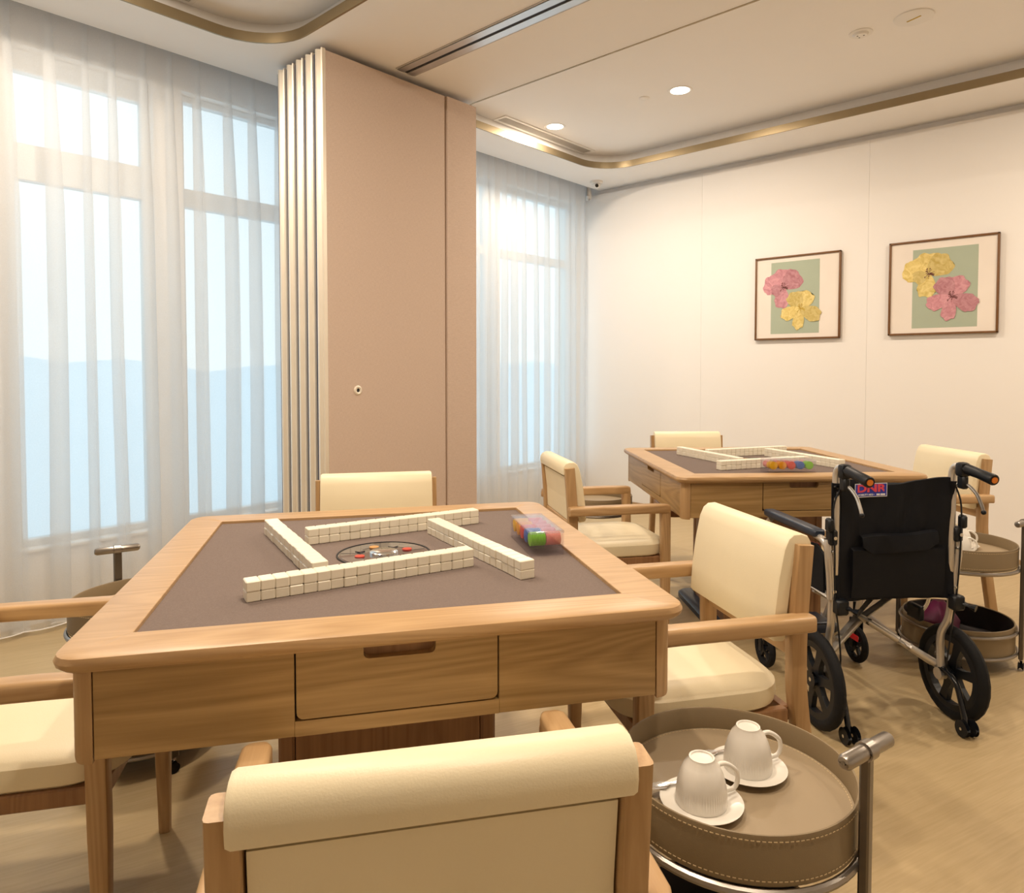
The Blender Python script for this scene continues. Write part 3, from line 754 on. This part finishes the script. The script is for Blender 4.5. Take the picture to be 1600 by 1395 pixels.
for k, (p, z, a, l1, l2, l3) in enumerate(CUPS):
    c, s, q = (cup0, sau0, spo0) if k == 0 else (copy_tree(cup0), copy_tree(sau0), copy_tree(spo0))
    s.location = (p[0], p[1], z); c.location = (p[0], p[1], z + .0080); q.location = (p[0], p[1], z)
    # the spoon lies beside the upturned cup
    q.location = (p[0] + .034 * math.cos(a + 1.9), p[1] + .034 * math.sin(a + 1.9), z + .0); q.rotation_euler = (0, 0, a)
    c.rotation_euler = (0, 0, a); s.rotation_euler = (0, 0, a)
    tag(c, l1, 'cup', 'upturned cups'); tag(s, l2, 'saucer', 'saucers'); tag(q, l3, 'spoon', 'teaspoons')
# purple bag in the far bin
bm = B(); lo_ = []
for k, (z, sx, sy) in enumerate(((.080, .085, .075), (.11, .10, .08), (.16, .09, .07), (.205, .055, .045), (.235, .02, .02))):
    lo_.append([Vector((sx * math.cos(a) * (1 + .18 * math.sin(3 * a + k)), sy * math.sin(a) * (1 + .15 * math.cos(4 * a + k * 2)), z)) for a in [2 * PI * i / 22 for i in range(22)]])
loft(bm, lo_); o = mesh_obj('cloth_bag', bm, 'bag_purple', None, True, (3.33, .62, 0)); tag(o, 'crumpled purple cloth bag in the lower bin behind the wheelchair', 'bag')

# ------------------------------------------------------------------ wheelchair
wc = thing('wheelchair', 'black folding wheelchair with silver frame, its back to the camera', 'wheelchair', (2.5826, .6353, 0), R(48.64 - 90))
def sm(name, pts, r, mat, parent=wc, sub=4, n=10, radii=None):
    bm = B(); tube(bm, pts, r, n, sub=sub, radii=radii); return mesh_obj(name, bm, mat, parent, True)
# back upholstery with soft folds
bm = B(); rows = []
NX, NZ = 22, 16
for k in range(NZ + 1):
    f = k / NZ; lp = []
    for i in range(NX + 1):
        g = i / NX; x = -.198 + .396 * g
        z = .430 + f * (.405 - .018 * math.sin(PI * g) + .006 * math.sin(9 * g))
        y = -.030 + .028 * math.sin(PI * g) * (.5 + .5 * f) + .004 * math.sin(14 * g + 5 * f) * f + .003 * math.sin(30 * g - 7 * f)
        lp.append(Vector((x, y, z)))
    rows.append(lp)
back_rows = rows
fr = [[p + Vector((0, -.006, 0)) for p in lp] for lp in rows]; bk = [[p + Vector((0, .006, 0)) for p in lp] for lp in rows]
lo_ = [a + b_[::-1] for a, b_ in zip(fr, bk)]
loft(bm, lo_); bu = mesh_obj('back_upholstery', bm, 'black_nylon', wc, True)
for s in (-1, 1):
    sm('back_sleeve', [(s * .204, -.030, .445), (s * .204, -.030, .825)], .016, 'black_nylon', bu, sub=0, n=12)
    # upright tube, bent handle, S-bend to the axle
    sm('upright_tube', [(s * .206, -.028, .46), (s * .206, -.030, .70), (s * .206, -.031, .82), (s * .206, -.034, .858), (s * .206, -.050, .877), (s * .206, -.090, .876)], .0125, 'silver_paint')
    sm('rear_tube', [(s * .228, -.024, .640), (s * .232, -.030, .615), (s * .230, -.034, .57), (s * .222, -.032, .50), (s * .220, -.032, .44)], .0125, 'silver_paint')
    sm('axle_tube', [(s * .214, -.03, .47), (s * .214, -.028, .40), (s * .210, -.020, .35), (s * .203, .000, .30), (s * .203, .004, .24), (s * .207, .0, .16)], .0125, 'silver_paint')
    g = sm('grip', [(s * .206, -.088, .874), (s * .206, -.098, .873), (s * .206, -.15, .865), (s * .206, -.205, .855), (s * .206, -.208, .8545)], .0175, 'black_plastic', sub=0, n=14, radii=[.0165, .0175, .0165, .0182, .0165])
    sm('end_cap', [(s * .206, -.208, .8545), (s * .206, -.2105, .8541)], .010, 'orange_cap', g, sub=0, n=14)
    bm = B(); box(bm, s * .206 - .018, s * .206 + .018, -.094, -.060, .845, .893, .010, 2); box(bm, s * .206 - .011, s * .206 + .011, -.094, -.062, .806, .850, .005, 1)
    bh = mesh_obj('brake_housing', bm, 'black_plastic', wc, True)
    sm('brake_lever', [(s * .206 + .004, -.084, .824), (s * .206 + .006, -.105, .815), (s * .206 + .008, -.130, .795), (s * .206 + .008, -.150, .765), (s * .206 + .008, -.158, .748)], .0055, 'silver_paint' if s < 0 else 'steel_handle', bh, n=8)
    bm = B(); bmesh.ops.create_icosphere(bm, subdivisions=2, radius=.008, matrix=Matrix.Translation((s * .206 + .008, -.159, .744))); mesh_obj('lever_tip', bm, 'black_plastic', bh, True)
    sm('brake_cable', [(s * .206, -.05, .808), (s * .226, -.05, .74), (s * .222, -.055, .60), (s * .216, -.05, .45), (s * .20, -.05, .33), (s * .19, -.045, .22), (s * .20, -.02, .18)], .0028, 'black_plastic', n=6)
    # folding joint with bolts
    bm = B(); box(bm, s * .222 - .014, s * .222 + .014, -.052, -.020, .622, .672, .005); box(bm, s * .236 - .010, s * .236 + .010, -.060, -.030, .668, .712, .006); mesh_obj('fold_joint', bm, 'black_plastic', wc, True)
    for (bx, by, bz) in ((.222, -.055, .648), (.214, -.048, .815), (.222, -.050, .600), (.218, -.048, .470)):
        bm = B(); tube(bm, [(s * bx, by - .004, bz), (s * bx, by + .01, bz)], .006, 10); mesh_obj('bolt', bm, 'chrome', wc, True)
    # armrest and side guard
    bm = B(); loft(bm, [[Vector((s * .236 + q.x, y, .648 + q.y)) for q in rrect(w_ / 2, h_ / 2, min(w_, h_) * .35, 3)] for y, w_, h_ in ((.010, .034, .016), (.018, .044, .026), (.10, .046, .028), (.30, .046, .028), (.365, .044, .026), (.375, .032, .014))]); ar = mesh_obj('armrest', bm, 'navy_vinyl', wc, True)
    sm('arm_tube', [(s * .236, .34, .636), (s * .236, .375, .60), (s * .236, .385, .52), (s * .234, .38, .43)], .011, 'silver_paint')
    sm('arm_tube', [(s * .236, .04, .638), (s * .235, -.005, .632), (s * .232, -.028, .612)], .012, 'silver_paint')
    bm = B(); prism(bm, [(.0, .45), (.36, .45), (.36, .575), (.05, .605), (.0, .58)], s * .224 - .004, s * .224 + .004)
    for v in bm.verts: v.co = Vector((v.co.z, v.co.x, v.co.y))
    sg = mesh_obj('side_guard', bm, 'black_nylon', wc)
    bm = B(); prism(bm, [(.05, .588), (.30, .566), (.30, .577), (.05, .604)], s * .2195 - .006, s * .2195 + .006)
    for v in bm.verts: v.co = Vector((v.co.z, v.co.x, v.co.y))
    mesh_obj('red_piping', bm, 'red_trim', sg)
    # side frame
    sm('seat_tube', [(s * .205, -.03, .435), (s * .205, .40, .455)], .0125, 'silver_paint', sub=0)
    sm('lower_tube', [(s * .205, .0, .175), (s * .205, .20, .185), (s * .205, .40, .21)], .0125, 'silver_paint')
    sm('front_tube', [(s * .205, .40, .455), (s * .205, .43, .40), (s * .200, .45, .30), (s * .195, .46, .20)], .0125, 'silver_paint')
    bm = B(); box(bm, s * .205 - .012, s * .205 + .03 * (1 if s > 0 else 1), -.07, -.035, .395, .445, .006); mesh_obj('release_catch', bm, 'black_plastic', wc, True)
    sm('catch_knob', [(s * .205 + .02, -.055, .42), (s * .205 + .045, -.095, .412)], .0125, 'black_plastic', sub=0)
    # rear wheel
    wx = s * .247
    bm = B(); loops = []
    for k in range(56):
        a = 2 * PI * k / 56; d = Vector((0, math.cos(a), math.sin(a))); c = Vector((wx, 0, .16)) + d * .139
        rr = .0205 + (.0012 if k % 2 else 0)
        loops.append([c + d * .0205 * math.cos(b_) * (rr / .0205 if math.cos(b_) > .3 else 1) + Vector((.0185 * math.sin(b_), 0, 0)) for b_ in [2 * PI * j / 10 for j in range(10)]])
    rws = loft(bm, loops, cap0=False, cap1=False)
    for i in range(10): bm.faces.new((rws[-1][i], rws[-1][(i + 1) % 10], rws[0][(i + 1) % 10], rws[0][i]))
    rw = mesh_obj('rear_wheel', bm, 'black_rubber', wc, True)
    bm = B(); loops = []
    for k in range(40):
        a = 2 * PI * k / 40; d = Vector((0, math.cos(a), math.sin(a))); loops.append([Vector((wx + dx, 0, .16)) + d * rr for dx, rr in ((-.013, .128), (.013, .128), (.013, .106), (-.013, .106))])
    rws = loft(bm, loops, cap0=False, cap1=False)
    for i in range(4): bm.faces.new((rws[-1][i], rws[-1][(i + 1) % 4], rws[0][(i + 1) % 4], rws[0][i]))
    rim = mesh_obj('rim', bm, 'black_plastic', rw)
    bm = B(); tube(bm, [(wx - .022, 0, .16), (wx + .022, 0, .16)], .028, 20); mesh_obj('hub', bm, 'black_plastic', rw, True)
    for k in range(6):
        a = 2 * PI * k / 6 + .3; bm = B()
        M_ = Matrix.Translation((wx, 0, .16)) @ Matrix.Rotation(a, 4, 'X')
        loft(bm, [[M_ @ Vector((dx, dy, z)) for dx, dy in ((-.009, -w_), (.009, -w_), (.009, w_), (-.009, w_))] for z, w_ in ((.020, .020), (.06, .013), (.110, .018))]); mesh_obj('spoke', bm, 'black_plastic', rw)
    sm('axle_bolt', [(s * .205, 0, .16), (s * .270, 0, .16)], .007, 'chrome', sub=0)
    bm = B(); tube(bm, [(s * .188, -.004, .16), (s * .212, -.004, .16)], .020, 14); mesh_obj('axle_plate', bm, 'silver_paint', wc, True)
    # parking brake
    bm = B(); box(bm, s * .222 - .012, s * .222 + .012, .12, .19, .29, .345, .006); pb = mesh_obj('parking_brake', bm, 'black_plastic', wc, True)
    sm('brake_link', [(s * .222, .14, .31), (s * .235, .115, .355), (s * .238, .10, .41)], .006, 'chrome', pb)
    # caster
    cx, cy, cr = s * .195, .468, .075
    bm = B(); loops = []
    for k in range(36):
        a = 2 * PI * k / 36; d = Vector((0, math.cos(a), math.sin(a))); c = Vector((cx, cy, cr)) + d * .061
        loops.append([c + d * .014 * math.cos(b_) + Vector((.014 * math.sin(b_), 0, 0)) for b_ in [2 * PI * j / 8 for j in range(8)]])
    rws = loft(bm, loops, cap0=False, cap1=False)
    for i in range(8): bm.faces.new((rws[-1][i], rws[-1][(i + 1) % 8], rws[0][(i + 1) % 8], rws[0][i]))
    cw = mesh_obj('caster_wheel', bm, 'black_rubber', wc, True)
    bm = B(); tube(bm, [(cx - .012, cy, cr), (cx + .012, cy, cr)], .016, 14)
    for k in range(5):
        a = 2 * PI * k / 5; M_ = Matrix.Translation((cx, cy, cr)) @ Matrix.Rotation(a, 4, 'X'); box(bm, -.006, .006, -.007, .007, .012, .052, mtx=M_)
    mesh_obj('caster_hub', bm, 'black_plastic', cw)
    bm = B(); box(bm, cx - .024, cx - .018, cy - .012, cy + .012, cr - .01, .175, .002); box(bm, cx + .018, cx + .024, cy - .012, cy + .012, cr - .01, .175, .002); box(bm, cx - .024, cx + .024, cy - .014, cy + .014, .165, .185, .003); mesh_obj('caster_fork', bm, 'black_plastic', wc)
    sm('caster_stem', [(cx, cy, .18), (cx, cy, .25)], .014, 'black_plastic', sub=0)
    if s > 0:
        bm = B(); box(bm, cx - .026, cx - .020, cy - .05, cy + .01, .10, .125, .003); mesh_obj('caster_flag', bm, 'red_trim', cw)
    # anti-tip lever
    sm('anti_tip_tube', [(s * .203, .0, .178), (s * .203, -.040, .172), (s * .203, -.075, .150), (s * .203, -.098, .10), (s * .203, -.120, .036)], .0095, 'black_gloss')
    for dx in (-.016, .016):
        bm = B(); tube(bm, [(s * .203 + dx - .006, -.124, .029), (s * .203 + dx + .006, -.124, .029)], .027, 20); w_ = mesh_obj('anti_tip_wheel', bm, 'black_plastic', wc, True)
        bm = B(); tube(bm, [(s * .203 + dx - .0075, -.124, .029), (s * .203 + dx + .0075, -.124, .029)], .005, 10); mesh_obj('wheel_bolt', bm, 'chrome', w_, True)
    # footrest hanger and plate
    sm('footrest_hanger', [(s * .20, .42, .42), (s * .20, .47, .40), (s * .17, .55, .30), (s * .15, .62, .14)], .011, 'silver_paint')
    bm = B(); box(bm, s * .085 - .07, s * .085 + .07, .57, .70, .118, .130, .004); mesh_obj('footplate', bm, 'navy_vinyl', wc)
bm = B(); box(bm, -.20, .20, .0, .40, .445, .462, .005); mesh_obj('seat', bm, 'black_nylon', wc)
# cross brace
sm('cross_brace', [(-.190, .12, .425), (0, .10, .31), (.200, .02, .185)], .0125, 'silver_paint', sub=0)
sm('cross_brace', [(.190, .15, .425), (0, .135, .31), (-.200, .06, .185)], .0125, 'silver_paint', sub=0)
sm('brace_link', [(-.19, -.02, .30), (.02, .10, .40), (.18, .16, .43)], .009, 'silver_paint', sub=0)
sm('brace_sleeve', [(.090, .064, .2535), (.125, .050, .2320)], .0145, 'silver_paint', sub=0)
bm = B(); tube(bm, [(0, .09, .31), (0, .15, .31)], .012, 12); mesh_obj('pivot_bolt', bm, 'black_plastic', wc, True)
# rear pocket and flap
bm = B(); lo_ = []
for g in [i / 14 for i in range(15)]:
    x = -.150 + .325 * g; y = -.040 - .010 * math.sin(PI * g) + .028 * math.sin(PI * (x + .198) / .396) * .7
    lo_.append([Vector((x, y - .002, .440)), Vector((x, y - .010, .50)), Vector((x, y - .010, .60)), Vector((x, y + .006, .61)), Vector((x, y + .008, .44))])
loft(bm, lo_); pk = mesh_obj('pocket', bm, 'black_nylon', wc, True)
bm = B(); lo_ = []
for i in range(17):
    g = i / 16; x = -.115 + .265 * g
    y = -.046 - .014 * math.sin(PI * g) + .028 * math.sin(PI * (x + .198) / .396) * .7
    zt = .648 + .012 * g + .003 * math.sin(8 * g); zb = (.588 + .012 * g) + (.030 * (1 - min(1, g * 9)) + .026 * (1 - min(1, (1 - g) * 7))) * .8
    lo_.append([Vector((x, y + .012, zt)), Vector((x, y - .002, zt - .006)), Vector((x, y - .008, (zt + zb) / 2)), Vector((x, y - .009, zb)), Vector((x, y - .004, zb)), Vector((x, y + .004, (zt + zb) / 2))])
loft(bm, lo_); mesh_obj('pocket_flap', bm, 'black_nylon', pk, True)
# sewn logo patch, upper left of the back
px, pz = -.078, .797
def back_y(x): return -.030 + .028 * math.sin(PI * (x + .198) / .396) * .95 - .006
lg = None
bm = B(); nn = 9
def patch(bm, x0, x1, z0, z1, off, cut=.012):
    for i in range(nn):
        a, b_ = x0 + (x1 - x0) * i / nn, x0 + (x1 - x0) * (i + 1) / nn
        za = [z0 + (cut * .4 if False else 0), z1]
        v = [bm.verts.new((x, back_y(x) + off, z)) for x, z in ((a, z0), (b_, z0), (b_, z1), (a, z1))]; bm.faces.new(v)
patch(bm, px - .062, px + .062, pz - .023, pz + .023, -.0062); lg = mesh_obj('logo_patch', bm, 'patch_white', wc); lg['label'] = 'blue and red logo patch with white border'
bm = B(); patch(bm, px - .0595, px + .0595, pz - .0205, pz + .0205, -.0068); mesh_obj('patch_field', bm, 'patch_blue', lg)
sl = math.atan2(back_y(px + .05) - back_y(px - .05), .1)
text_mesh('patch_letters', 'DNR', .034, 'patch_red', lg, (px, back_y(px) - .0080, pz + .005), (R(90), 0, sl), .0006, 1.55, .0012)
text_mesh('patch_caption', 'MOBILITY AIDS \u2022', .0085, 'patch_white', lg, (px - .018, back_y(px - .018) - .0078, pz - .0150), (R(90), 0, sl), .0004, 1.0, .0001)
# the rest of the line is too small to read in the photograph: plain white dashes
bm = B()
for a_, c_ in ((.022, .034), (.037, .053)): box(bm, px + a_, px + c_, back_y(px + .037) - .0082, back_y(px + .037) - .0068, pz - .0180, pz - .0125)
mesh_obj('patch_line', bm, 'patch_white', lg)

# ------------------------------------------------------------------ pictures on the wall
def picture(label, yc, zc, sage, flowers):
    t = thing('framed_picture', label, 'picture', (XW, yc, zc), 0, 'flower prints')
    t.rotation_euler = Matrix(((0, 0, -1), (-1, 0, 0), (0, 1, 0))).to_euler()
    h = .305
    for k in range(4):
        bm = B(); box(bm, -h, h, -h, -h + .013, .004, .026, .003, 2); f = mesh_obj('frame_rail', bm, 'frame_wood', t, True); f.rotation_euler = (0, 0, k * PI / 2)
    bm = B(); box(bm, -h + .012, h - .012, -h + .012, h - .012, .004, .016); mesh_obj('mat_board', bm, 'mat_board', t)
    bm = B(); box(bm, sage[0], sage[1], sage[2], sage[3], .0155, .0164); pr = mesh_obj('print', bm, 'print_sage', t)
    lay = .0165
    for (fx, fy, col, sta, petals) in flowers:
        for (ang, ln, wd) in petals:
            bm = B(); rn = random.Random(int(ang * 7 + fx * 1000)); pts = []
            N_ = 40
            for i in range(N_):
                a = 2 * PI * i / N_
                # petal: narrow base, broad ruffled tip
                x = ln * (.5 - .5 * math.cos(a)); w_ = wd * math.sin(a) * (.55 + .62 * (x / ln) ** 1.1)
                rf = 1 + .035 * math.sin(7 * a + ang) + rn.uniform(-.025, .025)
                pts.append((x * rf, w_ * rf))
            c, s = math.cos(R(ang)), math.sin(R(ang))
            prism(bm, [(fx + c * p[0] - s * p[1], fy + s * p[0] + c * p[1]) for p in pts], lay, lay + .0003); lay += .00031
            bmesh.ops.triangulate(bm, faces=[f for f in bm.faces if len(f.verts) > 4])
            mesh_obj('petal', bm, col + str(petals.index((ang, ln, wd)) % 3), pr)
        bm = B(); rn = random.Random(5)
        for k in range(26):
            a = rn.uniform(0, 2 * PI); d = rn.uniform(.004, .036)
            prism(bm, circ(rn.uniform(.0018, .0042), 0, 8, fx + d * math.cos(a), fy + d * math.sin(a)), lay, lay + .0004)
            tube(bm, [(fx, fy, lay + .0001), (fx + d * math.cos(a), fy + d * math.sin(a), lay + .0002)], .0006, 4)
        mesh_obj('stamens', bm, sta, pr); lay += .0005
pet_back = [(100, .135, .078), (38, .150, .085), (165, .150, .080), (265, .150, .062), (200, .09, .05)]
pet_front = [(62, .135, .066), (118, .135, .066), (200, .145, .055), (262, .150, .046), (335, .155, .062)]
picture('flower print with a pink bloom above a yellow one, left of the pair', 1.897, 1.718, (-.185, .162, -.262, .262),
        [(-.095, .075, 'petal_pink', 'stamen_dark', pet_back), (.030, -.085, 'petal_yellow', 'stamen_gold', pet_front)])
picture('flower print with a yellow bloom above a pink one, right of the pair', .984, 1.724, (-.165, .195, -.262, .245),
        [(-.075, .085, 'petal_yellow', 'stamen_dark', pet_back), (.055, -.070, 'petal_pink', 'stamen_dark', pet_front)])

# ------------------------------------------------------------------ ceiling fittings
def downlight(x, y, label, visible=True):
    t = thing('downlight', label, 'ceiling light', (x, y, ZT), group='recessed downlights')
    bm = B(); lathe(bm, [(.058, -.001), (.070, -.004), (.075, -.001), (.075, .0), (.058, .0)], 40, close=True); mesh_obj('bezel', bm, 'plastic_white', t, True)
    bm = B(); lathe(bm, [(.0001, -.0015), (.058, -.0015), (.058, 0), (.0001, 0)], 40); mesh_obj('lens', bm, 'lamp_lens', t)
    ld = bpy.data.lights.new('downlight_lamp', 'AREA'); ld.shape = 'DISK'; ld.size = .11; ld.energy = LAMP_W; ld.color = LAMP_COL; ld.spread = R(180)
    lo = bpy.data.objects.new('downlight_lamp', ld); COL.objects.link(lo); lo.location = (0, 0, -.006); lo.parent = t
downlight(3.90, 3.134, 'lit downlight beside the air grille in the far ceiling tray')
downlight(3.915, 2.164, 'lit downlight in the middle of the far ceiling tray')
for y, nm in ((-.10, 'first'), (-1.1, 'second')): downlight(3.91, y, '%s downlight behind the ceiling disc in the far ceiling tray' % nm)
for y, nm in ((3.0, 'first'), (2.1, 'second'), (1.1, 'third'), (.1, 'fourth')): downlight(.90, y, '%s downlight from the windows in the near ceiling tray' % nm)
def grille(label, x0, x1, y):
    t = thing('air_grille', label, 'air grille', ((x0 + x1) / 2, y, ZT), group='ceiling air grilles')
    L_ = (x1 - x0) / 2; Wd = .060
    bm = B(); ring_wall(bm, rrect(L_, Wd, .002, 2), rrect(L_ - .022, Wd - .022, .001, 2), -.006, 0); mesh_obj('grille_frame', bm, 'plastic_white', t)
    bm = B(); box(bm, -L_ + .02, L_ - .02, -Wd + .02, Wd - .02, -.0008, 0); mesh_obj('grille_back', bm, 'grille_dark', t)
    for k in range(8):
        yy = -Wd + .023 + k * .0098
        bm = B(); box(bm, -L_ + .022, L_ - .022, yy, yy + .0045, -.005, -.0005); mesh_obj('slat', bm, 'grille_slat', t)
grille('long slotted air grille beside a lit downlight in the far ceiling tray', 3.50, 4.53, 3.296)
grille('slotted air grille cut by the top picture edge, near ceiling tray', .42, 1.46, 3.296)
t = thing('smoke_detector', 'small white round smoke detector with dark dots on the ceiling', 'detector', (3.87, 1.12, ZT))
bm = B(); lathe(bm, [(.0001, -.016), (.030, -.016), (.036, -.010), (.037, -.006), (.055, -.004), (.056, 0), (.0001, 0)], 36); mesh_obj('body', bm, 'plastic_white', t, True)
for dx, dy in ((.012, .01), (-.012, .012), (0, -.015)):
    bm = B(); lathe(bm, [(.0001, -.0168), (.004, -.0168), (.004, -.0155), (.0001, -.0155)], 10, dx, dy); mesh_obj('sensor_dot', bm, 'black_plastic', t)
t = thing('ceiling_speaker', 'larger white round ceiling disc with a brass bar beside the smoke detector', 'ceiling disc', (3.87, .88, ZT))
bm = B(); lathe(bm, [(.0001, -.008), (.070, -.008), (.086, -.005), (.088, 0), (.0001, 0)], 44); mesh_obj('cover', bm, 'plastic_white', t, True)
bm = B(); box(bm, -.035, .035, -.004, .004, -.0095, -.0075); b_ = mesh_obj('brass_bar', bm, 'stamen_gold', t); b_.rotation_euler = (0, 0, R(70))
bm = B(); lathe(bm, [(.0001, -.005), (.028, -.005), (.033, -.002), (.033, 0), (.0001, 0)], 30); o = mesh_obj('sprinkler_cap', bm, 'plastic_white', None, True, (3.87, 2.39, ZT)); tag(o, 'small plain white cap on the ceiling between downlight and speaker', 'ceiling cap')
t = thing('dome_camera', 'white dome security camera in the corner above the curtain', 'camera', (4.92, 3.50, ZC))
bm = B(); lathe(bm, [(.0001, -.022), (.046, -.022), (.052, -.018), (.053, 0), (.0001, 0)], 32); mesh_obj('camera_base', bm, 'plastic_white', t, True)
bm = B(); bmesh.ops.create_uvsphere(bm, u_segments=20, v_segments=12, radius=.034, matrix=Matrix.Translation((0, 0, -.026))); dm = mesh_obj('camera_ball', bm, 'plastic_white', t, True)
bm = B(); tube(bm, [(-.022, -.018, -.040), (-.029, -.024, -.046)], .014, 16); mesh_obj('camera_lens', bm, 'black_gloss', dm, True)
t = thing('curtain_motor', 'white cylindrical curtain motor hanging in the corner of the pocket', 'motor', (5.105, 3.715, 2.70))
bm = B(); tube(bm, [(0, 0, .27), (0, 0, .03), (0, 0, .0)], .026, 18, radii=[.026, .026, .022]); mesh_obj('motor_body', bm, 'plastic_white', t, True)
bm = B(); tube(bm, [(-.012, -.012, .004), (-.014, -.014, -.008)], .009, 12); mesh_obj('cord_eye', bm, 'grille_grey', t, True)
